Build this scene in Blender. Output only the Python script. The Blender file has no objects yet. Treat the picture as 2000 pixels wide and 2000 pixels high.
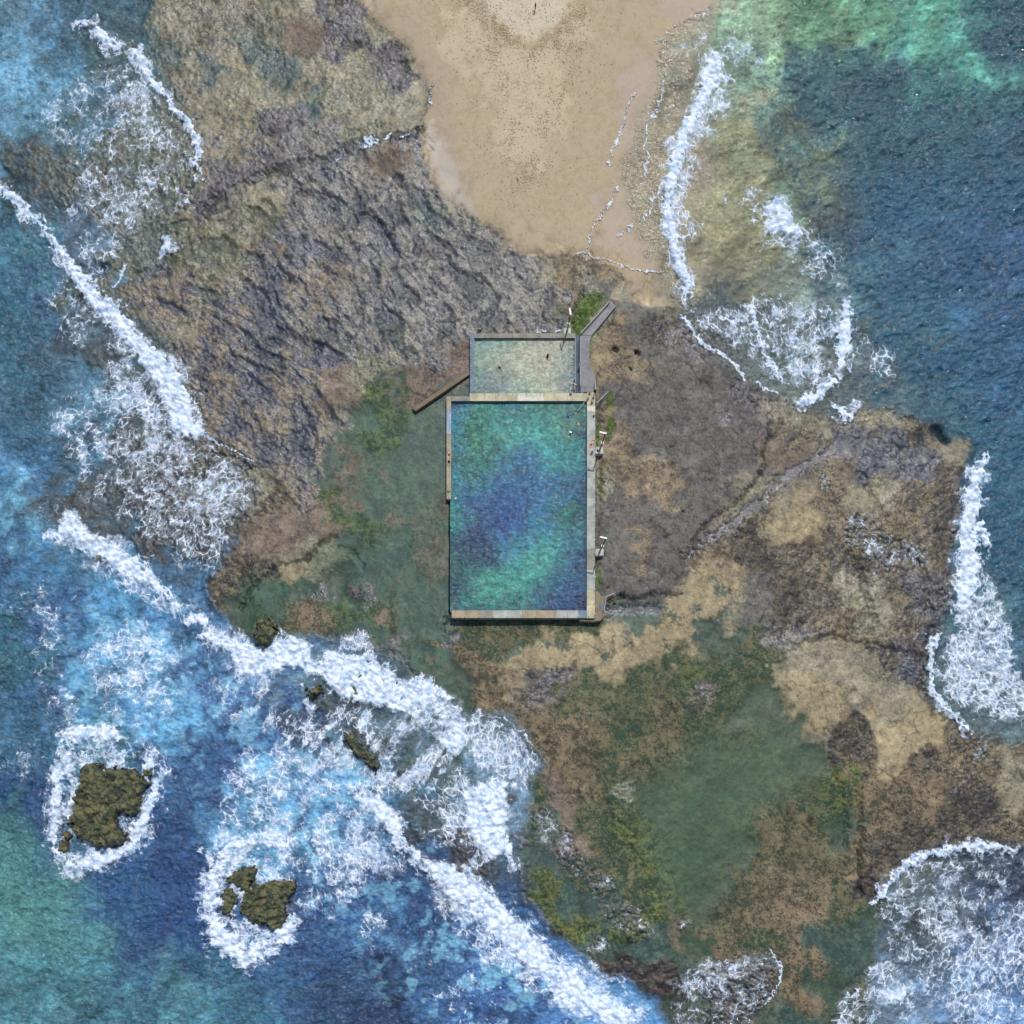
import bpy, bmesh, math, random
import numpy as np
from mathutils import Vector, Matrix

random.seed(5)
SC = bpy.context.scene
COL = SC.collection
R = math.radians

# ------------------------------------------------------------------ plan coordinates
# the site plan is measured on a 2000 x 2000 drawing, 1 unit = 0.1 m, x to the east, y to the south
U = 0.1
CAMX, CAMY, CAMZ = -10.0, -65.0, 180.0
def gx(px): return (px - 1000.0) * U
def gy(py): return (1000.0 - py) * U
def at(px, py, z=0.0):
    """plan position of something seen from the survey point whose height is z"""
    k = (CAMZ - z) / CAMZ
    return Vector((CAMX + (gx(px) - CAMX) * k, CAMY + (gy(py) - CAMY) * k, z))
def s2l(c):
    c = np.asarray(c, dtype=np.float64) / 255.0
    return np.where(c <= 0.04045, c / 12.92, ((c + 0.055) / 1.055) ** 2.4)
def lin(r, g, b, k=1.0):
    v = s2l((r, g, b)) * k
    return (float(v[0]), float(v[1]), float(v[2]), 1.0)

# ------------------------------------------------------------------ grid and fields
inner = np.arange(-64, 2065, 2.0)
grow = [2.0]
while sum(grow) < 6000: grow.append(grow[-1] * 1.22)
outer = np.cumsum(grow)
AX = np.concatenate([-64 - outer[::-1], inner, 2064 - 2 + outer + 2])
n = len(AX)
PX, PY = np.meshgrid(AX, AX)            # row = south-going
CLX = np.clip(PX, -150, 2150); CLY = np.clip(PY, -150, 2150)

def freq():
    k = np.fft.fftfreq(n)[:, None]; l = np.fft.rfftfreq(n)[None, :]
    return k, l
KY, KX = freq()
def noise(seed, scale, beta=3.0, ang=0.0, ratio=1.0, hi=0.0):
    """band limited random field; scale = feature size in plan units, ang = direction of the streaks (degrees, image sense)"""
    r = np.random.default_rng(seed)
    f = np.fft.rfft2(r.standard_normal((n, n)))
    c, s = math.cos(R(ang)), math.sin(R(ang))
    u = (KX * c + KY * s) * ratio; v = -KX * s + KY * c
    k2 = u * u + v * v
    k0 = 2.0 / scale
    amp = 1.0 / (k2 + k0 * k0) ** (beta / 2.0)
    if hi: amp = amp * np.exp(-k2 * (hi / 2.0) ** 2)
    amp[0, 0] = 0
    o = np.fft.irfft2(f * amp, s=(n, n))
    return (o / o.std()).astype(np.float32)
def blur(m, sig):
    if sig <= 0: return m
    sg = sig / 2.0
    g = np.exp(-2 * (math.pi ** 2) * (sg ** 2) * (KX ** 2 + KY ** 2))
    return np.fft.irfft2(np.fft.rfft2(m) * g, s=(n, n)).astype(np.float32)
def sstep(a, b, x):
    t = np.clip((x - a) / (b - a), 0, 1); return t * t * (3 - 2 * t)

WARP = {}
def warp(scale, amp, seed=1):
    key = (scale, seed)
    if key not in WARP:
        WARP[key] = (noise(100 + seed * 7 + int(scale), scale, 2.6), noise(151 + seed * 7 + int(scale), scale, 2.6))
    a, b = WARP[key]
    return PX + a * amp, PY + b * amp
def poly(pts, sig=3.0, wscale=40, wamp=5, seed=1):
    X, Y = warp(wscale, wamp, seed)
    P = np.array(pts, dtype=np.float64)
    pad = wamp * 4 + 4
    ix = np.where((AX > P[:, 0].min() - pad) & (AX < P[:, 0].max() + pad))[0]
    iy = np.where((AX > P[:, 1].min() - pad) & (AX < P[:, 1].max() + pad))[0]
    out = np.zeros((n, n), np.float32)
    if len(ix) == 0 or len(iy) == 0: return out
    sl = (slice(iy[0], iy[-1] + 1), slice(ix[0], ix[-1] + 1))
    x = X[sl]; y = Y[sl]
    ins = np.zeros(x.shape, bool)
    for (x0, y0), (x1, y1) in zip(P, np.roll(P, -1, 0)):
        if y0 == y1: continue
        c = ((y0 > y) != (y1 > y)) & (x < (x1 - x0) * (y - y0) / (y1 - y0) + x0)
        ins ^= c
    if sig:
        m = int(3 * sig / 2) + 2
        iy0, iy1, ix0, ix1 = max(iy[0] - m, 0), min(iy[-1] + 1 + m, n), max(ix[0] - m, 0), min(ix[-1] + 1 + m, n)
        loc = np.zeros((iy1 - iy0, ix1 - ix0), np.float32)
        loc[iy[0] - iy0:iy[-1] + 1 - iy0, ix[0] - ix0:ix[-1] + 1 - ix0] = ins
        k = np.exp(-.5 * (np.arange(-m, m + 1) * 2 / sig) ** 2); k /= k.sum()
        loc = np.pad(loc, m, mode='edge')
        tmp = np.zeros((loc.shape[0] - 2 * m, loc.shape[1]), np.float32)
        for q, w in enumerate(k): tmp += w * loc[q:q + tmp.shape[0]]
        res = np.zeros((tmp.shape[0], tmp.shape[1] - 2 * m), np.float32)
        for q, w in enumerate(k): res += w * tmp[:, q:q + res.shape[1]]
        out[iy0:iy1, ix0:ix1] = np.clip(res, 0, 1)
        return out
    out[sl] = ins
    return out
def stroke(pts, soft=0.5, wscale=12, wamp=3, seed=2, exact=False):
    """field 1 inside a line of varying radius, falling to 0 outside; pts = (x, y, r)"""
    X, Y = warp(wscale, wamp, seed)
    P = np.array(pts, dtype=np.float64)
    pad = P[:, 2].max() * 2.5 + wamp * 4 + 4
    ix = np.where((AX > P[:, 0].min() - pad) & (AX < P[:, 0].max() + pad))[0]
    iy = np.where((AX > P[:, 1].min() - pad) & (AX < P[:, 1].max() + pad))[0]
    out = np.zeros((n, n), np.float32)
    if len(ix) == 0 or len(iy) == 0: return out
    sl = (slice(iy[0], iy[-1] + 1), slice(ix[0], ix[-1] + 1))
    x = X[sl]; y = Y[sl]
    best = np.full(x.shape, 9e9)
    for (x0, y0, r0), (x1, y1, r1) in zip(P[:-1], P[1:]):
        dx, dy = x1 - x0, y1 - y0
        t = np.clip(((x - x0) * dx + (y - y0) * dy) / (dx * dx + dy * dy + 1e-9), 0, 1)
        d = np.hypot(x - x0 - t * dx, y - y0 - t * dy) / (r0 + (r1 - r0) * t)
        best = np.minimum(best, d)
    out[sl] = 1 - sstep(1 - soft, 1 + soft, best)
    return out
def scatter_field(pts, vals, power=4.0, wscale=60, wamp=14, seed=3, eps=20.0):
    """blend of values given at plan points, borders bent by noise"""
    X, Y = warp(wscale, wamp, seed)
    X = np.clip(X, -160, 2160).astype(np.float32); Y = np.clip(Y, -160, 2160).astype(np.float32)
    vals = np.asarray(vals, np.float32)
    acc = np.zeros((n, n, vals.shape[1]), np.float32); ws = np.full((n, n), 1e-20, np.float32)
    ca = np.clip(AX, -160, 2160)
    for (x, y), v in zip(pts, vals):
        rad = 240
        xx = min(max(x, -110), 2110); yy = min(max(y, -110), 2110)
        ix = np.where((ca >= xx - rad) & (ca <= xx + rad))[0]; iy = np.where((ca >= yy - rad) & (ca <= yy + rad))[0]
        sl = (slice(iy[0], iy[-1] + 1), slice(ix[0], ix[-1] + 1))
        d = ((X[sl] - x) ** 2 + (Y[sl] - y) ** 2 + eps * eps) * 1e-4
        w = 1.0 / (d * d * d) if power > 5 else 1.0 / (d * d)
        ws[sl] += w
        for k in range(vals.shape[1]):
            if v[k]: acc[sl + (k,)] += w * v[k]
    return acc / ws[..., None]

# ------------------------------------------------------------------ ground cover types
#      light colour       dark colour     share grain  ripple height wet
PAL = {
 'dry':  ((186,170,142), (170,150,120), .30, 8,  .0, 1.0, .0),
 'sand': ((174,156,128), (164,144,116), .40, 60, .0, .7, .1),
 'pink': ((164,144,122), (157,136,114), .40, 60, .0, .4, .7),
 'usand':((154,139,108), (148,132,101),  .40, 14, .12, -.6, .8),
 'ol':   ((128,118,90), (62,70,62),     .44, 10, .6, -.1, .7),
 'olt':  ((142,132,102), (96,98,78),    .42, 12, .6, -.1, .7),
 'teal': ((84,98,84),  (34,58,62),      .60, 9,  .6, -.2, .7),
 'gr':   ((126,120,106), (62,64,68),    .46, 8,  .8, .1, .8),
 'pur':  ((100,91,88), (44,42,48),      .55, 9,  .7, .15, .7),
 'br':   ((122,108,82), (54,56,68),     .45, 9,  .8, .1, .8),
 'navy': ((86,84,84),   (38,44,62),     .60, 9,  .8, .0, .9),
 'gy':   ((118,112,82), (70,74,52),     .45, 10, .6, .1, .7),
 'slab': ((110,106,98), (84,80,78),     .45, 26, .10, .5, .25),
 'slabt':((148,132,104), (98,89,80),    .45, 14, .1, .5, .2),
 'lime': ((90,108,52),   (54,68,38),    .45, 7,  .0, .5, .1),
 'eb':   ((122,108,80),  (54,50,46),    .50, 6,  .4, .1, .5),
 'ebd':  ((98,87,68),   (44,41,40),     .55, 5,  .35, .1, .5),
 'tan':  ((166,151,118), (138,124,98),  .35, 16, .05, .3, .2),
 'tang': ((146,137,112), (112,108,92),  .40, 14, .15, .3, .4),
 'grn':  ((104,98,70),   (40,62,46),    .54, 5,  .0, .0, .4),
 'dgr':  ((58,76,54),    (36,58,44),    .50, 12, .05, -.5, .8),
 'bspk': ((128,112,88), (66,64,50),     .48, 4,  .0, .1, .3),
 'gtl':  ((70,90,74),   (34,62,56),     .55, 9,  .12, -.1, .7),
 'ylg':  ((104,108,54),  (40,60,38),    .55, 6,  .1, .1, .5),
 'mauv': ((128,113,98), (96,86,78),     .42, 5,  .05, .2, .3),
 'dk':   ((76,60,50),    (30,25,25),    .60, 6,  .3, -.1, .7),
 'kelp': ((46,74,82),    (20,38,50),    .60, 8,  .2, -2.5, .5),
 'sbed': ((96,116,112),  (52,78,88),    .50, 16, .2, -3.0, .5),
}
PK = list(PAL)
GP = """
40,40 sbed;120,60 sbed;40,180 sbed;190,60 teal;260,40 teal;250,110 teal;320,40 ol;330,110 teal;400,30 ol;400,100 ol;480,30 ol;540,20 gy;530,70 gy;600,20 olt;640,30 pur;700,15 pur;600,80 mauv;650,60 pur;
560,120 teal;510,110 teal;620,120 olt;480,120 olt;420,150 teal;370,160 ol;440,190 olt;500,170 olt;560,180 olt;610,160 ol;660,130 olt;690,90 pur;740,70 olt;750,100 pur;770,130 pur;700,170 olt;760,180 olt;800,200 pink;815,160 pink;790,230 pink;720,220 olt;660,200 gy;
600,210 teal;540,250 pur;580,235 pur;640,250 gr;500,230 ol;450,250 ol;400,230 ol;330,200 ol;280,170 teal;230,200 ol;160,200 teal;120,260 teal;60,290 br;100,330 br;160,330 br;230,300 gy;300,280 gy;350,320 gy;
400,300 br;450,310 ol;520,290 br;580,285 gr;640,270 gr;690,265 gy;740,250 gy;790,265 pur;700,300 pur;650,310 navy;560,320 pur;500,340 pur;440,370 pur;390,400 pur;340,380 gy;280,380 gy;200,390 br;130,370 pur;90,380 navy;
810,320 gr;760,320 mauv;700,340 gr;640,350 gr;580,360 gr;520,380 olt;460,400 ol;400,440 gy;340,440 gy;300,460 ol;250,470 br;180,460 pur;210,520 ol;350,500 gy;300,520 br;
820,370 gr;770,390 gr;720,420 navy;680,400 gr;620,420 gr;560,430 gr;500,440 gy;450,450 gy;850,410 teal;890,430 gr;930,450 gr;960,470 gr;880,480 gr;820,470 gr;760,480 navy;700,480 gr;640,480 gr;580,500 navy;520,490 br;460,500 gy;
1000,520 gr;950,530 gr;900,540 gr;840,540 gr;780,540 gr;720,550 gr;660,550 br;600,560 br;540,560 navy;480,560 br;420,560 ol;360,560 br;300,580 br;250,580 br;
1060,520 olt;1110,530 slabt;1120,580 slabt;1060,570 gr;1000,590 gr;940,600 gr;880,610 gr;820,600 gr;760,610 navy;700,620 gr;640,600 br;580,630 gr;520,630 navy;460,620 br;400,630 br;350,640 ol;310,640 br;
1090,630 gr;1000,640 gr;900,650 gr;840,660 gr;790,670 ol;740,680 gr;680,690 gr;620,700 navy;560,700 br;510,700 navy;450,700 br;400,700 navy;370,680 br;
900,700 mauv;860,720 pur;820,740 mauv;790,710 gr;750,720 gy;710,740 gy;660,750 mauv;600,760 br;550,750 br;500,770 navy;450,760 br;410,780 br;830,780 dk;800,770 mauv;770,750 dgr;740,780 ylg;700,790 mauv;
840,800 gtl;870,790 gtl;850,840 gtl;780,810 ylg;740,820 gtl;700,840 gtl;660,820 br;600,820 navy;560,840 br;500,830 br;450,820 navy;400,830 br;760,850 ylg;720,860 ylg;800,860 gtl;850,900 gtl;800,920 gtl;750,920 gtl;700,900 gtl;660,900 gtl;670,900 mauv;
620,880 br;580,900 navy;540,900 navy;500,890 br;560,940 br;620,940 gtl;600,980 br;640,960 ylg;690,980 mauv;730,980 gtl;780,980 gtl;830,980 gtl;860,1000 mauv;
430,890 eb;400,940 gy;350,960 eb;300,930 dk;230,900 dk;200,960 dk;250,1000 dk;300,1040 dk;350,1050 dk;400,1040 ebd;450,1000 br;500,960 olt;540,1000 eb;420,1090 dk;390,1130 dk;440,1130 eb;
460,1060 mauv;520,1050 mauv;580,1040 mauv;620,1020 mauv;560,1080 mauv;500,1100 ebd;680,1020 ylg;720,1050 ylg;660,1060 gtl;640,1080 tang;620,1090 tang;700,1100 gtl;760,1020 mauv;780,1060 gtl;830,1060 mauv;850,1100 mauv;860,1040 gtl;760,1100 gtl;
580,1120 tang;560,1130 tan;540,1160 gtl;600,1150 gtl;640,1130 dgr;670,1110 dgr;660,1160 dgr;635,1160 pur;700,1160 pur;680,1180 ylg;700,1190 ylg;610,1190 bspk;570,1200 bspk;600,1230 bspk;540,1200 gtl;510,1220 ylg;480,1210 dgr;520,1250 bspk;470,1240 dgr;580,1260 grn;620,1270 gtl;650,1220 grn;
740,1150 gtl;800,1140 gtl;850,1160 gtl;860,1220 gtl;800,1200 gtl;740,1210 bspk;750,1230 bspk;700,1240 gtl;780,1250 gtl;840,1250 bspk;870,1230 pur;760,1265 pur;720,1280 gtl;820,1290 gtl;860,1280 gtl;850,1330 dgr;800,1320 dgr;900,1390 dgr;890,1350 dgr;780,1300 grn;
930,1240 grn;980,1240 grn;1040,1240 grn;1100,1240 grn;1150,1230 grn;920,1280 bspk;960,1320 bspk;940,1380 bspk;990,1400 bspk;1040,1450 bspk;1080,1480 bspk;1000,1270 gtl;1010,1290 tan;1040,1290 tan;1080,1300 tan;1050,1325 pur;1095,1330 pur;1110,1270 tan;1150,1290 tan;1200,1310 tan;
1200,1240 tang;1220,1210 gtl;1270,1200 gtl;1250,1250 tan;1290,1260 tan;1300,1220 tan;1330,1180 tan;1350,1140 tang;1370,1120 tan;1420,1100 tan;1400,1140 tan;1430,1160 tang;1380,1180 mauv;1370,1230 dgr;1420,1220 tang;1390,1250 dgr;1430,1240 dgr;1340,1240 tan;1320,1280 grn;1400,1080 slabt;1440,1070 ebd;1460,1050 ebd;1350,1100 slabt;
1190,640 slabt;1130,610 lime;1125,635 lime;1150,580 gy;1150,560 gy;1175,560 slab;1200,600 slab;1190,540 slabt;1230,530 sand;1210,560 pink;1250,600 slab;1240,570 slab;
1200,660 slabt;1230,640 slab;1190,700 slabt;1240,720 slabt;1180,740 slabt;1220,760 slab;1195,780 slab;1195,830 slabt;1195,860 slabt;1180,900 slabt;1185,960 gy;1170,1000 slab;1180,1110 slab;1180,1140 slab;
1280,640 ebd;1320,640 ebd;1360,660 pur;1280,700 slab;1340,720 slab;1400,740 slab;1450,780 pur;1480,840 slab;1260,780 slab;1320,800 slab;1380,820 slab;1440,850 slab;1250,850 slab;1310,880 slab;1370,900 slab;1430,900 slab;1460,920 slab;1240,920 slabt;1280,950 slabt;1300,960 slabt;1340,960 slab;1390,960 slab;1210,960 slab;1220,1020 slab;1280,1020 slab;1330,1020 slab;1200,1080 slab;1250,1080 slabt;1290,1080 slab;1220,1140 slab;1280,1140 slab;1310,1110 slab;
1500,800 br;1560,810 gy;1540,850 eb;1600,840 eb;1560,890 mauv;1640,860 navy;1610,830 tang;1500,900 mauv;1450,1010 tang;1480,980 tang;1540,960 tang;1560,1000 tan;1530,1040 tan;1500,1050 eb;1560,1060 ebd;1620,950 eb;1660,920 mauv;1680,980 tang;1700,900 navy;1740,870 navy;1780,850 eb;1720,800 olt;1760,760 eb;1800,800 eb;1700,740 olt;1660,700 gr;1850,780 eb;1850,850 kelp;1880,900 tang;1800,900 navy;1840,940 ebd;1780,960 eb;1720,960 olt;
1680,1040 eb;1740,1040 eb;1800,1000 eb;1850,1010 ebd;1860,1080 ebd;1800,1080 eb;1740,1100 eb;1680,1100 ebd;1640,1050 eb;1600,1100 eb;1650,1150 olt;1600,1170 ebd;1550,1130 ebd;1500,1100 ebd;1480,1140 slab;1520,1200 ebd;1490,1220 slab;1480,1260 grn;1540,1240 gr;1590,1220 eb;1640,1200 eb;1700,1180 olt;1760,1160 eb;1800,1150 pur;1840,1150 pur;1780,1220 eb;1740,1240 eb;1820,1220 navy;
1570,1280 tang;1620,1290 tang;1680,1290 tang;1720,1300 ebd;1770,1310 navy;1800,1320 ebd;1560,1330 tan;1610,1340 tan;1660,1360 tang;1700,1370 tan;1740,1370 tang;1780,1390 tan;1640,1400 tan;1590,1400 tan;1680,1400 ebd;1660,1450 ebd;1630,1470 ebd;1700,1440 ebd;1730,1430 tan;1760,1450 tan;1740,1480 tan;1820,1420 tan;1850,1400 ebd;1800,1460 ebd;1560,1360 tan;1600,1450 tang;
1900,1440 eb;1960,1440 eb;1850,1480 eb;1750,1540 bspk;1800,1560 bspk;1860,1560 ebd;1920,1520 eb;1980,1520 tang;1700,1520 bspk;1720,1600 bspk;1780,1620 ebd;1850,1620 ebd;1920,1600 ebd;1980,1600 eb;1690,1660 bspk;1720,1680 ebd;1690,1740 dk;1700,1790 dgr;
1500,1290 grn;1440,1290 grn;1380,1300 grn;1310,1330 grn;1370,1350 eb;1350,1320 ylg;1240,1340 grn;1180,1350 grn;1120,1380 grn;1500,1350 dgr;1460,1400 dgr;1530,1420 dgr;1420,1360 grn;1360,1420 grn;1300,1400 bspk;1230,1420 grn;1170,1440 bspk;1120,1450 bspk;1580,1480 dgr;1560,1540 grn;1500,1500 grn;1440,1480 grn;1380,1500 dgr;1320,1480 bspk;1260,1500 bspk;1200,1500 grn;1140,1520 bspk;1080,1530 mauv;1100,1580 mauv;1040,1560 grn;
1400,1560 dgr;1340,1570 grn;1300,1560 dgr;1270,1540 grn;1220,1540 gy;1225,1620 ylg;1180,1560 grn;1150,1620 grn;1120,1640 mauv;1050,1620 gtl;1030,1680 gtl;1090,1680 gtl;1060,1740 ylg;1100,1760 gtl;1150,1720 grn;1180,1760 gtl;1210,1700 grn;1260,1680 ylg;1280,1760 ylg;1250,1740 grn;1230,1820 ylg;1200,1850 gtl;1120,1830 ylg;1130,1850 gtl;1170,1880 ylg;1090,1800 ylg;1270,1840 gtl;1300,1880 gtl;1320,1820 mauv;
1350,1650 dgr;1380,1740 dgr;1420,1640 dgr;1460,1560 grn;1500,1600 bspk;1560,1620 bspk;1600,1560 grn;1640,1540 ylg;1650,1620 dgr;1600,1700 bspk;1540,1700 bspk;1480,1700 bspk;1430,1760 bspk;1500,1780 bspk;1570,1780 bspk;1640,1700 bspk;1640,1780 grn;1420,1830 bspk;1360,1840 dgr;1480,1840 grn;1560,1860 bspk;1540,1900 bspk;1600,1840 gtl;1650,1860 gtl;1620,1930 dgr;1570,1960 bspk;1560,1990 gtl;1700,1850 gtl;1700,1980 ylg;1780,1970 ebd;1650,1980 dgr;
1400,1900 pur;1350,1950 dgr;1450,1920 pur;1300,1920 dk;1240,1910 dk;1180,1890 dk;1100,1850 dk;1020,1770 dk;1000,1700 dk;980,1640 dk;1260,1990 dgr;
680,1440 dk;640,1370 ylg;630,1400 dk;700,1450 dk;740,1500 dk;720,1440 dgr;800,1440 dgr;850,1500 dgr;800,1560 dgr;820,1600 dk;870,1640 dk;900,1560 dgr;960,1440 gtl;960,1500 dgr;1000,1500 dgr;1000,1580 dgr;870,1680 dk;950,1690 dk;600,1400 dk;
1640,640 kelp;1580,600 olt;1540,640 ebd;1480,640 ebd;1440,620 pur;1420,580 kelp;1380,580 kelp;1540,700 ebd;1600,700 olt;1420,660 pur;1480,700 ebd;1560,760 ebd;1620,760 ebd;1500,560 usand;1640,420 dk;1620,440 eb;1590,400 dk;1650,460 kelp;1560,440 usand;1570,520 usand;1600,540 olt;1700,650 eb;1660,560 gy;
1860,1250 eb;1900,1250 eb;1950,1200 kelp;1980,1300 kelp;1900,1340 ebd;1960,1380 eb;1930,1150 eb;1960,1050 kelp;
1750,1780 gtl;1780,1720 olt;1860,1720 eb;1850,1750 tang;1800,1820 ebd;1900,1740 navy;1960,1720 navy;1980,1850 sbed;1900,1900 sbed;1850,1850 sbed;1820,1920 dk;1950,1960 sbed;
1600,60 usand;1700,60 usand;1800,60 usand;1860,130 usand;1500,60 usand;1480,200 usand;1450,300 usand;1430,400 usand;1480,460 usand;1400,500 usand;1330,540 usand;1560,350 usand;1600,320 usand;1640,380 usand;1900,300 sbed;1800,300 sbed;1750,450 sbed;1850,500 sbed;1950,600 sbed;1800,650 sbed;1900,800 sbed;1980,950 sbed;1980,100 sbed;1720,250 sbed;1950,450 kelp;1750,580 kelp;1850,700 kelp;
1280,150 pink;1240,260 pink;1220,360 pink;1300,340 pink;1280,460 pink;1200,460 pink;1380,300 usand;1360,180 usand;1380,60 pink;1420,120 usand;1260,520 pink;1330,20 pink;1300,90 sand;1180,250 sand;1160,350 sand;1130,440 sand;1060,470 sand;1000,460 sand;940,420 sand;880,380 pink;860,320 pink;900,320 sand;860,240 sand;880,180 sand;840,110 sand;780,50 sand;740,5 sand;980,380 sand;1060,380 sand;920,250 sand;960,180 dry;1000,120 dry;1060,200 dry;1020,280 dry;1000,40 dry;1100,60 dry;1050,10 dry;920,80 dry;850,20 sand;1180,80 sand;1220,20 sand;1140,150 sand;1250,60 sand;1160,510 slabt;
0,420 sbed;60,600 sbed;150,620 dk;200,680 dk;120,800 sbed;180,760 dk;220,800 dk;280,860 gtl;160,900 dk;60,900 sbed;140,1080 dk;60,1100 sbed;200,1130 dk;300,1170 dk;200,1250 sbed;350,1260 sbed;200,1400 sbed;400,1400 sbed;500,1450 sbed;600,1600 sbed;300,1600 sbed;200,1800 sbed;400,1900 sbed;700,1800 sbed;850,1850 sbed;1000,1900 sbed;40,1500 sbed;
"""
gp = []; gv = []
for t in GP.replace('\n', '').split(';'):
    if not t.strip(): continue
    c, p = t.split(); x, y = c.split(',')
    gp.append((float(x), float(y))); v = np.zeros(len(PK), np.float32); v[PK.index(p)] = 1; gv.append(v)
# weights of every ground type
Wt = scatter_field(gp, gv, power=7.0, wscale=70, wamp=13, seed=3, eps=10.0)
tab = np.array([list(s2l(PAL[k][0])) + list(s2l(PAL[k][1])) + [PAL[k][2], PAL[k][3], PAL[k][4], PAL[k][5], PAL[k][6]] for k in PK], np.float32)
F = Wt @ tab
def cls(*names): return sum(Wt[..., PK.index(k)] for k in names)
colA = F[..., 0:3].copy(); colB = F[..., 3:6].copy(); share = F[..., 6].copy(); ripple = F[..., 8].copy(); Hg = F[..., 9].copy(); wet = F[..., 10].copy()
fine = noise(11, 5, 1.8); med = noise(12, 14, 2.2); big = noise(13, 50, 2.6)
sd = noise(14, 9, 2.0, ang=-50, ratio=2.5); sd2 = noise(15, 14, 2.2, ang=52, ratio=2.8); huge = noise(16, 150, 3.0)
mixf = 0.55 * med + 0.45 * fine + 0.35 * big
strat = cls('gr', 'pur', 'navy', 'br')
mixf = mixf + strat * 0.5 * sd2
mixf /= mixf.std()
SMOOTH = cls('dry', 'sand', 'pink')

def lay(mask, light=None, dark=None, sh=None, rip=None, h=None, w=None, dh=0.0):
    global colA, colB, share, ripple, Hg, wet
    m = np.clip(mask, 0, 1)
    if light is not None: colA += (s2l(light).astype(np.float32) - colA) * m[..., None]
    if dark is not None: colB += (s2l(dark).astype(np.float32) - colB) * m[..., None]
    if sh is not None: share += (sh - share) * m
    if rip is not None: ripple += (rip - ripple) * m
    if h is not None: Hg += (h - Hg) * m
    if w is not None: wet += (w - wet) * m
    if dh: Hg += dh * m
def layp(name, mask, dh=0.0):
    p = PAL[name]; lay(mask, p[0], p[1], p[2], p[4], p[5], p[6], dh)

# --- the sand spit
SAND = poly([(680,-200),(693,0),(722,28),(760,60),(795,90),(815,120),(830,150),(843,182),(838,215),(826,240),(822,262),(826,300),(836,338),(850,368),(878,392),(905,412),(935,432),(962,444),(988,456),(994,488),(1020,496),(1060,500),(1105,500),(1140,500),(1160,512),(1195,520),(1215,540),(1232,575),(1240,597),(1262,600),(1285,598),(1320,600),(1338,598),(1372,585),(1378,562),(1400,556),(1450,560),(1505,575),(1520,560),(1500,490),(1500,400),(1560,380),(1500,300),(1500,200),(1500,100),(1470,-200)], 1.5, 14, 2.6, 4)
inb = sstep(820, 780, np.abs(PX - 1100) * 0 + PY)
notsand = SAND * (1 - SMOOTH - cls('usand'))
layp('sand', np.clip(notsand, 0, 1) * (PX < 1270)); layp('usand', np.clip(notsand, 0, 1) * (PX >= 1270))
off = (1 - SAND) * cls('dry', 'sand', 'pink') * (PY < 620)
layp('olt', off)
# dry crest, older tide mark
tide = stroke([(905,-20,16),(935,30,14),(970,70,12),(1000,88,11),(1040,96,10),(1080,78,12),(1120,40,14),(1160,-20,16)], .7, 20, 6, 5)
crest = poly([(870,-200),(920,10),(960,55),(1000,78),(1036,86),(1064,70),(1100,34),(1160,-200)], 5, 20, 4, 5)
lay(crest * .9, (196,183,158), (180,164,138), .3)
prints = poly([(840,-60),(1230,-60),(1190,60),(1150,170),(1110,300),(1075,400),(1010,420),(960,360),(925,260),(905,160),(870,80)], 30, 40, 15, 6)
prints = prints * (0.40 + 0.5 * sstep(-.6, 1.2, noise(31, 30, 2.4, ang=95, ratio=2.5))) + tide * .3
prints += .3 * stroke([(960,110,10),(985,220,8),(1010,330,10),(1000,400,8)], .8, 20, 6, 6) + .3 * stroke([(1130,80,12),(1100,180,10),(1060,270,8),(1030,360,8)], .8, 20, 6, 6)
lay(tide * .55, (158,138,106), (142,122,92))
wetb = stroke([(735,5,12),(800,70,16),(850,150,18),(872,230,20),(885,300,14),(905,370,8)], .9, 30, 5, 6)
lay(wetb * .6, (163,148,126), (157,141,119))
paleedge = stroke([(836,240,6),(850,290,14),(870,340,16),(895,385,12),(925,420,6)], .7, 20, 4, 6)
lay(paleedge * .7, (178,170,158), (172,163,150))

# --- clean tan rock shelves, dark weed, etc. (crisp borders)
def P(name, pts, sig=1.5, ws=16, wa=5, seed=7, k=1.0, dh=0.0):
    m = poly(pts, sig, ws, wa, seed) * k; layp(name, m, dh); return m
P('tan', [(1720,1440),(1790,1405),(1815,1440),(1790,1470),(1770,1480),(1722,1500),(1714,1470)], dh=.1)
P('tan', [(1812,1400),(1830,1392),(1838,1420),(1822,1435),(1808,1425)])
P('tang', [(1535,1275),(1570,1255),(1640,1255),(1700,1270),(1740,1320),(1775,1340),(1800,1380),(1740,1420),(1722,1400),(1715,1380),(1690,1350),(1660,1350),(1650,1390),(1620,1410),(1590,1400),(1540,1350),(1500,1320)], k=.8)
P('tan', [(1500,1300),(1560,1310),(1640,1345),(1665,1380),(1650,1400),(1600,1410),(1560,1380),(1530,1350)], k=.8)
P('tan', [(1010,1272),(1050,1262),(1100,1275),(1130,1262),(1160,1255),(1190,1240),(1220,1250),(1260,1245),(1300,1225),(1330,1190),(1345,1160),(1340,1130),(1360,1105),(1400,1110),(1440,1120),(1450,1150),(1420,1180),(1400,1220),(1380,1200),(1350,1220),(1320,1250),(1290,1275),(1240,1285),(1200,1300),(1190,1310),(1140,1290),(1080,1305),(1030,1300)], k=.85)
P('tan', [(1180,1215),(1215,1205),(1225,1230),(1190,1250),(1160,1250)], k=.7)
P('tan', [(1520,1010),(1555,1005),(1580,1030),(1570,1055),(1540,1065),(1520,1045)], k=.8)
P('slabt', [(1268,920),(1290,905),(1320,905),(1330,940),(1310,980),(1270,985),(1255,960)], k=.5)
P('tan', [(1262,955),(1275,950),(1276,975),(1262,985)], k=.9)
P('slabt', [(1195,905),(1235,905),(1250,925),(1235,950),(1205,945)], k=.7)
P('slabt', [(1150,690),(1180,665),(1215,670),(1205,700),(1180,730),(1160,720)], k=.9)
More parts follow.
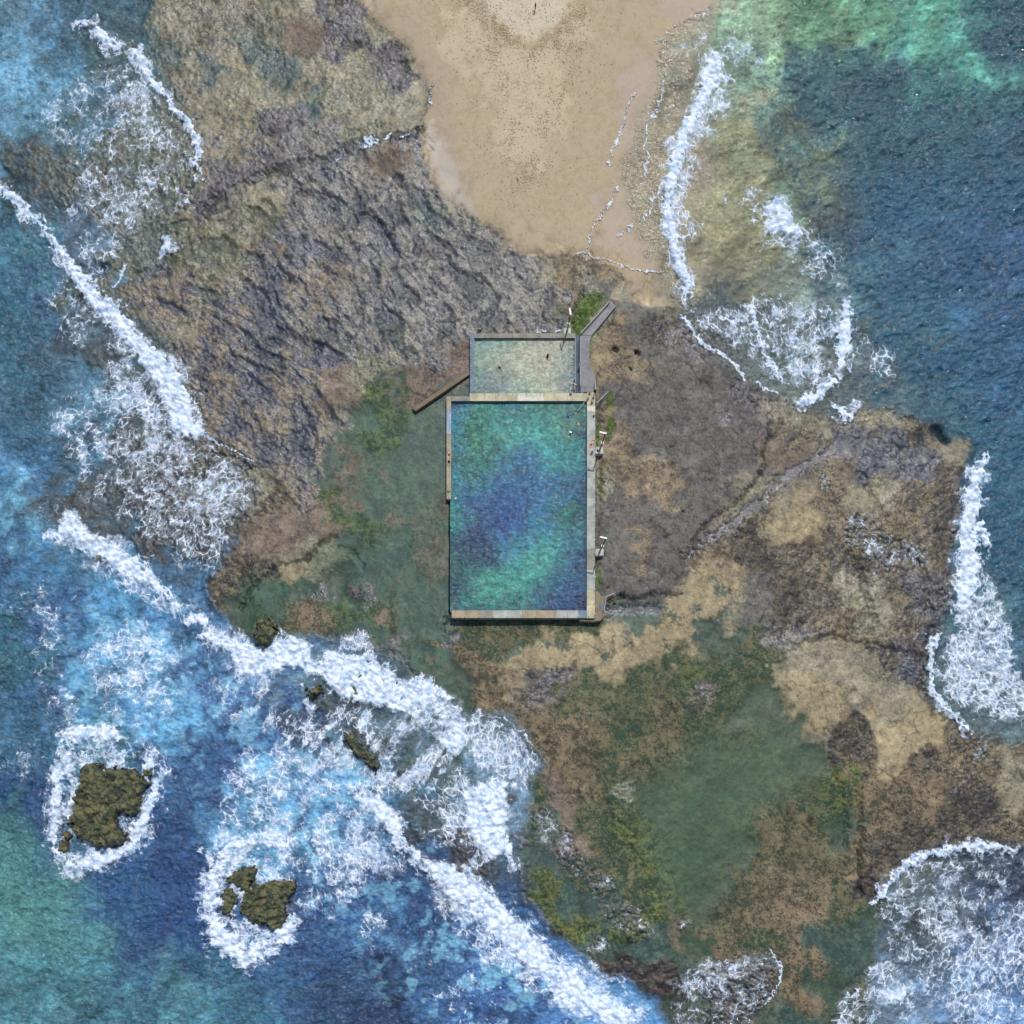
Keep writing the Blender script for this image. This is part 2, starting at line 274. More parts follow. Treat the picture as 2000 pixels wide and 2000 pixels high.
P('tan', [(1165,690),(1195,680),(1200,700),(1170,712)], k=.6)
P('lime', [(1118,640),(1122,610),(1135,590),(1150,570),(1175,570),(1185,590),(1150,625),(1135,645)], 1.5, 10, 3, k=.85)
P('gy', [(1155,640),(1185,610),(1200,615),(1180,650),(1165,665),(1156,680)], 2, 10, 3, k=.6)
P('lime', [(1186,770),(1196,765),(1200,790),(1190,805),(1182,795)], 1.5, 8, 3, k=.8)
P('lime', [(1190,815),(1200,822),(1196,850),(1186,870),(1178,850)], 1.5, 8, 3, k=.7)
P('lime', [(1163,830),(1172,840),(1172,872),(1164,876)], 1.2, 8, 2, k=.9)
P('gy', [(1166,920),(1180,900),(1186,930),(1178,965),(1168,960)], 2, 8, 3, k=.7)
P('lime', [(1165,935),(1172,935),(1174,960),(1167,965)], 1.2, 8, 2, k=.7)
P('lime', [(1165,1105),(1175,1100),(1176,1150),(1165,1158)], 1.2, 8, 2, k=.7)
P('dgr', [(1163,790),(1175,800),(1178,830),(1166,838)], 2, 8, 3, k=.7)
for c in [(1395,1130,9,7),(1400,1150,10,8),(1415,1155,9,7),(1362,1190,6,14),(1375,1225,12,14),(1400,1220,10,14),(1420,1195,8,8),(1445,1240,12,22),(1370,1240,14,16),(1310,1200,12,10),(1280,1215,16,8),(1180,1285,8,9),(1100,1265,14,9),(1070,1262,12,7),(1230,1255,10,7),(1300,1265,8,10),(1325,1210,8,10)]:
    x, y, a, b = c
    P('gtl', [(x + a * math.cos(t) , y + b * math.sin(t)) for t in np.linspace(0, 6.28, 9)[:-1]], 1, 8, 5, 8, k=.9)
wl = poly([(660,800),(760,760),(800,800),(872,770),(872,980),(882,1210),(860,1260),(890,1400),(760,1300),(640,1270),(480,1250),(450,1180),(520,1110),(600,1095),(660,1000),(690,900)], 14, 40, 10, 9)
lay(wl * .45, (50,90,66), (34,68,54))
# lagoon: deep green hollow
lag = poly([(1290,1500),(1330,1470),(1400,1440),(1480,1420),(1560,1440),(1600,1480),(1560,1560),(1480,1580),(1440,1640),(1410,1700),(1400,1770),(1350,1810),(1290,1800),(1290,1700),(1270,1640),(1260,1560)], 22, 50, 14, 9)
lagw = poly([(1180,1330),(1400,1290),(1520,1360),(1610,1480),(1660,1600),(1660,1720),(1560,1700),(1470,1780),(1420,1860),(1300,1860),(1240,1700),(1150,1500)], 26, 60, 20, 9)
lay(lagw * .45, (70,80,50), (36,60,40)); lay(lag * .8, (54,80,48), (38,68,44), None, .03, -.4, .9)
P('ylg', [(1215,1570),(1235,1575),(1240,1640),(1270,1670),(1280,1720),(1295,1780),(1300,1800),(1280,1790),(1265,1740),(1235,1690),(1215,1650),(1210,1610)], 3, 12, 5, k=.8, dh=.35)
P('pur', [(1028,1310),(1070,1310),(1072,1335),(1045,1338)], 2, 10, 4, k=.8)
P('pur', [(1360,1330),(1380,1330),(1392,1350),(1380,1365),(1362,1358)], 2, 10, 4, k=.8)
P('pur', [(735,1268),(765,1248),(795,1240),(800,1246),(770,1262),(740,1272)], 1.2, 10, 3, k=.9)
P('pur', [(680,1150),(700,1140),(706,1160),(700,1175),(685,1165)], 1.2, 8, 3, dh=.3)
P('pur', [(622,1140),(640,1135),(645,1160),(640,1178),(630,1160)], 1.2, 8, 3, dh=.2)
P('dgr', [(640,1100),(680,1095),(690,1120),(680,1140),(660,1160),(645,1150),(640,1125)], 2, 10, 4, k=.8, dh=-.2)
P('bspk', [(560,1190),(600,1160),(640,1190),(655,1220),(640,1250),(600,1250),(570,1230)], 6, 14, 6, k=.9)
P('tan', [(545,1115),(590,1098),(605,1105),(590,1130),(560,1135)], 2, 10, 4, k=.7)
P('mauv', [(690,1035),(640,1040),(600,1060),(540,1090),(500,1090),(520,1050),(590,1030),(640,1020)], 4, 14, 5, k=.9)
for x, y, a, b in [(850,1060,14,24),(865,1100,10,24),(830,1080,8,14),(745,1205,14,16),(690,1040,0.1,0.1),(750,930,5,18),(785,1130,4,20),(700,990,14,10),(775,1185,5,6),(800,1200,4,6),(840,1290,10,10),(785,1290,8,10),(870,1300,4,10),(855,1320,6,12)]:
    P('mauv', [(x + a * math.cos(t) , y + b * math.sin(t)) for t in np.linspace(0, 6.28, 9)[:-1]], 2, 10, 5, 8, k=.75)
P('mauv', [(905,720),(880,735),(850,760),(820,790),(800,805),(790,795),(810,770),(850,735),(880,715)], 2, 10, 3, k=.8)
P('gtl', [(805,800),(850,790),(872,780),(872,960),(880,990),(880,1200),(860,1210),(830,1100),(800,1000),(800,900),(790,850)], 14, 30, 10, k=.35)
# dark wet pool in the reef, sand shelf by the beach
P('kelp', [(1392,560),(1420,548),(1470,560),(1490,570),(1470,590),(1430,590),(1400,585)], 4, 14, 6, k=.9)
P('dk', [(1585,400),(1620,410),(1650,430),(1660,460),(1640,470),(1620,450),(1590,430)], 4, 14, 5)
P('tang', [(1810,850),(1840,862),(1880,885),(1905,900),(1895,905),(1860,895),(1820,870)], 2, 10, 3)

# --- kelp beds in the eastern bay
kelp = poly([(1530,85),(1600,95),(1650,88),(1700,88),(1745,112),(1775,122),(1830,115),(1870,140),(1900,165),(1930,160),(1980,170),(2400,150),(2400,420),(1980,420),(1800,400),(1680,420),(1650,400),(1665,330),(1640,300),(1660,270),(1640,230),(1590,240),(1560,180),(1530,140)], 2, 18, 9, 11)
kelp = np.maximum(kelp, poly([(1895,60),(1880,10),(1960,-200),(2400,-200),(2400,160),(1960,160),(1930,130),(1900,90)], 2, 18, 9, 12))
blobs = sstep(.65, .95, noise(41, 12, 2.4, ang=40, ratio=1.5)) * poly([(1500,90),(1620,90),(1660,250),(1690,420),(1600,410),(1500,330),(1490,200)], 14, 30, 10, 13)
kelp = np.maximum(kelp, blobs)
kelp *= 1 - .7 * poly([(1590,220),(1650,235),(1655,260),(1600,255)], 5, 18, 8, 13)
kelp *= 1 - .85 * poly([(1600,300),(1650,285),(1655,330),(1650,370),(1625,360),(1655,400),(1640,400),(1600,370)], 5, 18, 8, 13)
layp('kelp', kelp); Hg += kelp * .4 * (fine * .3)

# --- boulders of cliff relief, strata steps, cracks
relief = .07 * noise(51, 30, 2.8) + .05 * med
st = noise(52, 22, 2.6, ang=52, ratio=3.2)
# curved strata: low ridges that swing round the western platform, water standing in the troughs
rad = np.hypot(PX - 280, PY - 1020) + 15 * noise(54, 150, 3.2) + .8 * noise(55, 20, 2.4)
arc = np.sin(rad / 4.6 + 1.1 * noise(56, 140, 3.2)) * .6 + np.sin(rad / 11.5 + 1.2 * noise(57, 160, 3.2)) * .8
arc_zone = poly([(330,420),(430,330),(700,300),(830,310),(880,430),(1080,530),(1090,630),(900,640),(860,700),(720,740),(640,880),(560,930),(400,800),(330,640),(250,560)], 24, 40, 12, 18) * sstep(-1.2, .8, noise(58, 70, 2.6))

step = (np.abs(st) < .18) * 1.0
strat_zone = poly([(420,330),(700,280),(830,300),(900,430),(1080,520),(1090,620),(900,640),(860,700),(700,700),(420,640),(380,500)], 30, 40, 10, 14)
relief += strat_zone * .05 * np.tanh(st * 2.5) + arc_zone * .27 * np.tanh(arc * 1.8)
relief += .05 * strat * noise(53, 8, 2.0, ang=40, ratio=2.5) * (1 - SMOOTH)
Hg = blur(Hg, 8)
mixf = mixf - arc_zone * (1.5 * np.tanh(arc * 1.6) - .5 + 1.2 * sstep(-.55, -.95, arc) * -1)
Hg += relief * (1 - np.clip(SMOOTH * 1.1, 0, .92)) * (1 - .8 * np.clip(cls('dgr', 'gtl', 'usand') + lag + .5 * wl, 0, 1)) * (1 - .35 * cls('grn', 'bspk', 'tan', 'slab'))
CR = [
 ([(380,415,5),(410,395,8),(450,372,6),(500,345,7),(560,328,9),(620,312,6),(660,300,7),(700,280,9),(760,265,6),(825,256,7)], .35, .8),
 ([(1500,812,2),(1503,850,2.5),(1492,876,3),(1486,925,3),(1478,932,3),(1455,965,3.5),(1430,988,4),(1410,1000,3),(1370,1030,2.5),(1340,1080,2)], .45, .9),
 ([(1190,1170,3),(1215,1163,5),(1240,1175,3),(1270,1158,3),(1330,1163,3)], .5, .9),
 ([(395,855,2),(440,872,3),(490,898,3),(540,945,4),(580,990,4)], .25, .7),
 ([(400,880,2),(450,890,3),(500,920,3),(560,975,4)], .2, .5),
 ([(470,1185,4),(500,1135,4),(550,1103,4),(600,1092,4),(620,1068,4),(652,1045,4)], .4, .8),
 ([(648,1065,2),(690,1075,3),(705,1100,3),(710,1115,2)], .2, .7),
 ([(1655,1075,3),(1680,1110,5),(1692,1160,7),(1705,1200,5),(1722,1222,3)], .3, .85),
 ([(1755,1060,2),(1790,1095,4),(1808,1120,4),(1812,1180,6),(1822,1200,5)], .3, .7),
 ([(1545,1270,2),(1570,1252,4),(1620,1242,4),(1660,1250,3),(1720,1262,3),(1760,1275,6),(1800,1290,12),(1815,1265,8),(1820,1230,8)], .3, .8),
 ([(1738,1335,2),(1737,1320,2.5),(1748,1308,2)], .3, .9),
 ([(1640,1395,4),(1655,1380,9),(1670,1420,12),(1650,1460,10),(1690,1440,10)], .0, .5),
 ([(1683,1555,2),(1684,1640,3.5),(1680,1700,3.5),(1684,1745,3)], .6, .85),
 ([(1620,1480,2),(1640,1530,3),(1655,1600,3),(1655,1700,2)], .3, .4),
 ([(1058,1548,1.6),(1100,1550,1.8),(1140,1547,1.2)], .2, .7),
 ([(1385,1284,1.5),(1430,1280,2),(1490,1287,1.5)], .2, .6),
 ([(1680,900,2),(1690,940,2),(1720,985,3),(1735,1010,2)], .2, .7),
 ([(1650,900,2),(1700,960,2.5),(1715,990,2)], .2, .6),
 ([(676,330,2),(690,370,3),(712,405,3.5),(745,435,4),(772,450,2)], .35, .7),
 ([(600,345,2),(640,385,3),(655,420,3),(690,480,3),(700,500,2)], .3, .6),
 ([(560,335,2),(590,370,3),(630,400,2)], .25, .5),
 ([(770,345,2),(795,375,3),(810,388,2)], .3, .6),
 ([(735,425,2),(760,470,3),(790,510,2)], .3, .5),
 ([(560,540,3),(600,570,4),(625,600,4),(640,640,3)], .3, .6),
 ([(500,500,4),(520,540,3),(560,545,4),(620,560,4)], .25, .6),
 ([(540,640,3),(580,660,4),(620,690,3)], .25, .5),
 ([(680,0,3),(640,10,3)], .3, .8),
 ([(755,85,4),(780,92,4),(800,97,3)], .3, .6),
 ([(765,118,3),(790,122,3),(812,118,2)], .3, .8),
 ([(790,130,4),(800,148,5),(815,152,3)], .3, .8),
 ([(680,88,6),(700,85,6),(730,75,4)], .2, .5),
 ([(1118,640,2),(1120,610,3),(1132,585,3),(1140,560,2)], .5, .9),
 ([(1185,640,2),(1200,634,3),(1212,640,2)], .2, .9),
 ([(1250,600,2),(1290,640,1.5),(1300,700,1.2),(1330,760,1.2),(1320,800,1)], .1, .5),
 ([(1240,650,1.2),(1300,640,1),(1340,670,1.5)], .1, .4),
 ([(1370,680,1.2),(1390,730,1.6),(1380,750,1.2),(1378,770,1)], .15, .6),
 ([(1270,925,1.2),(1300,910,2),(1320,905,1.2)], .15, .7),
 ([(1440,780,1.5),(1450,830,1.5),(1430,890,1.2),(1445,940,1.2)], .1, .4),
 ([(1250,1010,1),(1275,1020,1.2),(1280,1060,1.2),(1265,1080,1)], .1, .5),
 ([(1200,1050,1),(1230,1030,1)], .1, .4), ([(1290,1030,2),(1300,1045,3),(1295,1052,2)], .1, .8),
 ([(1560,1370,1),(1600,1340,1),(1640,1360,1)], .08, .4), ([(1760,1370,1.2),(1790,1400,1.2),(1770,1430,1.2),(1765,1460,1)], .1, .6),
 ([(1720,1430,1.5),(1750,1415,2),(1780,1385,1.5)], .1, .6),
 ([(780,1275,2),(795,1300,2.5),(815,1320,2)], .2, .7),
 ([(1180,1560,2),(1205,1600,2),(1225,1640,2.5),(1245,1680,2),(1262,1700,2)], .25, .4),
 ([(1450,1150,3),(1440,1100,3),(1460,1065,3)], .2, .5),
 ([(900,1210,3),(920,1225,2),(940,1245,1.5)], .2, .5),
]
for pts, dep, dk in CR:
    s = stroke(pts, .5, 10, 2.6, 15)
    Hg -= dep * blur(s, 1.2)
    colA *= (1 - s * dk * .75)[..., None]; colB *= (1 - s * dk * .6)[..., None]
# drainage channel with dark water between slab and outer reef
ch = stroke([(1335,1092,5),(1380,1058,9),(1420,1030,10),(1460,1000,10),(1510,960,11),(1560,915,12),(1600,890,10),(1640,872,14),(1680,860,10)], .6, 14, 5, 16)
layp('navy', ch * .75, -.15)
pw = stroke([(1240,1187,4),(1290,1190,10),(1200,1190,8),(1180,1195,5)], .6, 10, 3, 16)
layp('navy', pw * .7, -.2)
# small hollows
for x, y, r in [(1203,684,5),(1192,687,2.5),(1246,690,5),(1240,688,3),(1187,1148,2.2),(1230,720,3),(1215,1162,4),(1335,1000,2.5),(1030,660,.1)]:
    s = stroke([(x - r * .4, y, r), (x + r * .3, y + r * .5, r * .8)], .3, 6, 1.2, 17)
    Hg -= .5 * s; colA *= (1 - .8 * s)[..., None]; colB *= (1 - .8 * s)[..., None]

# ------------------------------------------------------------------ the sea: colour of the water body and how much it hides
WP = """
0,0 80,115,148 .8;60,60 92,145,198 .9;40,180 98,152,205 .95;120,100 72,118,160 .85;20,260 88,138,185 .9;150,30 52,82,115 .7;200,60 55,90,115 .6;260,100 60,95,110 .4;330,60 70,95,100 .1;180,200 66,110,150 .6;100,260 66,108,140 .5;60,300 48,88,115 .35;60,330 100,90,70 .15;20,350 55,78,98 .4;
150,350 90,100,90 .12;250,250 90,100,100 .2;330,250 90,100,90 .12;370,350 90,100,90 .1;250,430 90,100,100 .15;130,420 85,110,150 .5;180,460 95,135,185 .45;210,540 90,100,90 .15;
0,420 42,100,135 1;60,480 52,108,140 1;30,600 45,95,128 1;100,560 52,90,140 1;60,700 42,90,125 1;120,650 62,80,108 .7;200,640 62,70,95 .5;170,760 78,125,168 .7;120,800 72,112,150 .8;60,850 46,90,130 1;20,930 66,118,172 1;100,900 55,105,160 .9;40,1000 95,155,205 1;100,1030 58,100,145 .8;220,700 85,95,100 .3;260,900 70,70,70 .2;330,1000 70,70,70 .15;150,930 70,90,120 .5;140,985 95,85,75 .2;400,950 70,70,70 .15;
20,1080 40,72,122 1;80,1100 62,125,185 1;40,1180 52,102,150 1;120,1200 45,85,145 1;200,1150 68,135,198 1;280,1180 62,115,175 .95;350,1230 50,90,145 .95;40,1270 42,90,120 1;220,1290 85,155,222 1;300,1290 98,162,228 1;180,1340 80,145,210 1;250,1390 62,122,190 1;100,1350 48,85,140 1;200,1420 55,112,140 1;340,1420 92,165,230 1;400,1300 55,98,160 1;460,1370 68,118,190 1;450,1440 42,78,138 1;30,1450 52,100,145 1;
60,1560 35,68,122 1;320,1500 38,70,125 1;420,1520 38,68,130 1;480,1500 105,178,238 1;520,1560 105,172,235 1;600,1500 85,148,212 1;570,1440 52,92,158 1;550,1400 42,72,128 1;640,1560 76,136,205 1;620,1650 60,115,180 1;700,1600 98,158,222 1;500,1640 92,155,215 1;720,1700 45,85,148 1;300,1620 35,72,132 1;350,1700 32,68,130 1;200,1740 38,80,132 1;20,1640 66,122,122 1;40,1750 72,128,140 1;150,1800 66,120,140 1;250,1800 45,88,130 1;320,1850 36,68,125 1;100,1900 62,122,150 1;60,1980 68,118,145 1;200,1950 58,108,140 1;350,1930 68,122,150 1;450,1880 52,102,142 1;480,1980 46,100,140 1;
450,1800 36,75,138 1;560,1800 40,70,128 1;640,1780 42,82,145 1;740,1820 85,145,210 1;700,1850 42,76,138 1;800,1720 35,68,122 1;850,1800 36,75,125 1;640,1900 46,86,145 1;760,1950 32,56,92 1;850,1950 52,98,165 1;950,1900 46,98,170 1;1000,1950 40,78,148 1;1080,1980 60,112,188 1;600,1980 42,72,118 1;930,1840 50,92,160 1;1180,1990 80,140,215 1;
560,1340 120,150,190 .5;620,1400 60,70,90 .3;700,1450 60,60,60 .2;660,1480 50,80,130 .8;750,1420 100,130,170 .4;820,1500 60,80,80 .3;900,1450 110,130,160 .4;800,1580 60,70,80 .25;930,1580 120,150,200 .6;880,1650 60,55,60 .2;500,1290 90,130,190 .8;770,1560 80,130,190 .7;
1400,20 165,158,140 .3;1450,60 138,168,158 .5;1520,40 118,148,125 .7;1600,40 102,148,126 .75;1700,40 96,148,130 .8;1800,40 90,158,146 .8;1860,80 82,153,150 .8;1900,150 76,148,148 .65;1950,60 32,58,88 .7;1600,80 106,142,120 .7;1560,150 52,88,98 .45;1700,160 46,82,104 .5;1800,250 45,86,115 .65;1900,250 45,82,115 .75;1980,300 42,72,115 .9;1650,250 55,92,110 .45;1600,350 110,125,108 .5;1700,350 50,86,118 .65;1800,400 40,80,115 .85;1900,450 36,68,112 .9;1980,500 42,72,120 .95;1720,500 36,72,105 .9;1800,600 38,82,112 .9;1900,650 42,78,118 .95;1980,700 36,70,115 1;1980,900 30,80,110 1;1960,1050 42,80,108 .6;1720,640 56,92,120 .6;1800,720 55,88,105 .45;1860,800 45,88,105 .5;1900,760 36,82,112 .8;1700,700 80,100,110 .2;1640,600 98,128,150 .45;1580,520 148,158,160 .45;1450,130 118,148,145 .5;1450,250 150,140,112 .4;1450,400 158,150,120 .35;1400,450 150,138,110 .4;1480,520 140,130,105 .4;1330,300 165,150,130 .2;1350,500 165,150,130 .2;1300,200 165,150,130 .1;1530,400 118,148,140 .5;1600,430 90,95,100 .2;1640,470 58,88,110 .6;1620,400 60,80,90 .3;1560,250 70,105,110 .45;1500,60 130,150,130 .6;1420,200 140,150,140 .4;
1450,600 80,90,100 .25;1550,650 95,110,120 .25;1600,720 95,105,110 .25;1400,620 80,85,95 .2;1500,580 110,120,125 .3;1650,560 90,120,140 .5;1690,560 60,100,125 .7;
1900,1750 60,75,110 .4;1980,1850 55,78,130 .8;1950,1950 80,115,175 .8;1850,1700 70,80,100 .2;1980,1700 42,52,85 .6;1800,1800 80,90,110 .3;1850,1950 88,122,180 .7;1780,1950 110,130,170 .4;1950,1150 70,100,115 .3;1980,1250 55,88,120 .6;1900,1300 80,100,110 .25;1990,1350 80,100,120 .3;1900,1850 70,100,155 .7;1970,1120 48,88,118 .7;1840,1860 75,95,130 .5;
"""
wp = []; wv = []
for t in WP.replace('\n', '').split(';'):
    if not t.strip(): continue
    c, k, o = t.split(); x, y = map(float, c.split(',')); k = [float(q) for q in k.split(',')]
    wp.append((x, y)); wv.append(list(s2l(k)) + [float(o)])
Fw = scatter_field(wp, wv, power=4.0, wscale=70, wamp=26, seed=21, eps=34.0)
wcol = Fw[..., :3].copy(); wop = Fw[..., 3].copy()
LAND = poly([(330,-400),(300,60),(300,130),(350,200),(380,300),(372,370),(355,450),(320,520),(270,545),(225,560),(262,610),(332,680),(368,740),(388,850),(460,890),(510,950),(480,1030),(440,1080),(400,1130),(395,1170),(445,1235),(520,1262),(600,1240),(750,1280),(880,1370),(905,1400),(1000,1395),(1050,1480),(1030,1560),(1010,1640),(1010,1740),(1090,1840),(1200,1920),(1280,1960),(1310,2020),(1320,2400),(1700,2400),(1690,2000),(1722,1800),(1730,1720),(1800,1670),(1900,1650),(2000,1660),(2500,1650),(2500,1480),(2000,1450),(1900,1430),(1830,1370),(1812,1300),(1850,1210),(1868,1100),(1875,1000),(1895,900),(1910,872),(1830,820),(1720,790),(1670,800),(1640,815),(1560,790),(1450,742),(1400,695),(1335,615),(1305,570),(1240,450),(1215,330),(1255,200),(1320,80),(1410,0),(1450,-400)], 7, 30, 6, 22)
wop *= (1 - LAND)
# sandy green bay, kelp borders read through the water
mott = noise(61, 60, 2.8, ang=-35, ratio=1.6); mott2 = noise(62, 18, 2.4, ang=-35, ratio=1.6)
wcol *= np.exp((.16 + .08 * (PX > 1500)) * mott + .12 * mott2)[..., None]
# milky aerated clouds among dark water in the south-west
churn = poly([(130,1150),(340,1180),(500,1300),(640,1400),(760,1560),(860,1700),(940,1780),(1100,1900),(1250,2000),(1250,2300),(900,2100),(700,1880),(560,1700),(400,1560),(380,1440),(150,1420)], 30, 60, 20, 23)
swirl = noise(63, 45, 2.5); 
cl = sstep(.3, 1.5, swirl) * churn
wcol += (s2l((120,182,238)).astype(np.float32) - wcol) * (cl * .75)[..., None]
dk_ = sstep(.5, 1.6, -swirl) * churn
wcol += (s2l((42,72,124)).astype(np.float32) - wcol) * (dk_ * .5)[..., None]
wcol += (s2l((34,80,108)).astype(np.float32) - wcol) * (np.clip(kelp, 0, 1) * .72)[..., None]
wop = np.where(PX > 1400, 1 - (1 - wop) ** 1.6, wop)
lum = wcol.mean(-1, keepdims=True); wcol = (wcol * .88 + lum * .12) * np.array([1.02, 1.14, .88], np.float32)
for pts, c, k in [
    ([(-60,460),(0,450),(40,500),(30,540),(-60,560)], (40,90,130), .5),
    ([(40,660),(110,720),(120,790),(60,850),(20,830),(20,740)], (30,72,88), .6),
    ([(100,700),(150,690),(150,740),(110,760)], (70,62,80), .6),
    ([(380,1395),(470,1430),(560,1390),(600,1420),(560,1470),(470,1480),(460,1560),(400,1560)], (38,66,128), .8),
    ([(-200,1500),(60,1500),(130,1560),(120,1680),(60,1720),(-10,1600),(-200,1560)], (38,72,120), .7),
    ([(-200,1560),(0,1600),(60,1700),(160,1790),(190,1850),(120,1830),(60,1900),(-200,1800)], (84,140,138), .7),
    ([(140,1680),(260,1700),(400,1640),(420,1720),(400,1860),(330,1850),(240,1800),(160,1770)], (34,70,124), .7),
    ([(200,1850),(340,1830),(330,1890),(250,1910)], (36,66,116), .7),
    ([(600,1760),(780,1700),(870,1800),(900,1860),(700,1880),(600,1840)], (36,72,124), .6),
    ([(640,1940),(760,1930),(860,1950),(880,2100),(640,2100)], (30,52,86), .7),
    ([(-60,1830),(0,1870),(20,2000),(-60,2000)], (80,140,165), .5)]:
    m = poly(pts, 34, 50, 24, 24) * k * .8
    wcol += (s2l(c).astype(np.float32) - wcol) * m[..., None]

east = sstep(1560, 1760, PX) * sstep(250, 420, PY) * sstep(1500, 1200, PY)
wcol += (s2l((40,92,122)).astype(np.float32) - wcol) * (east * .55 * (1 - .4 * sstep(-1, 1, mott)))[..., None]
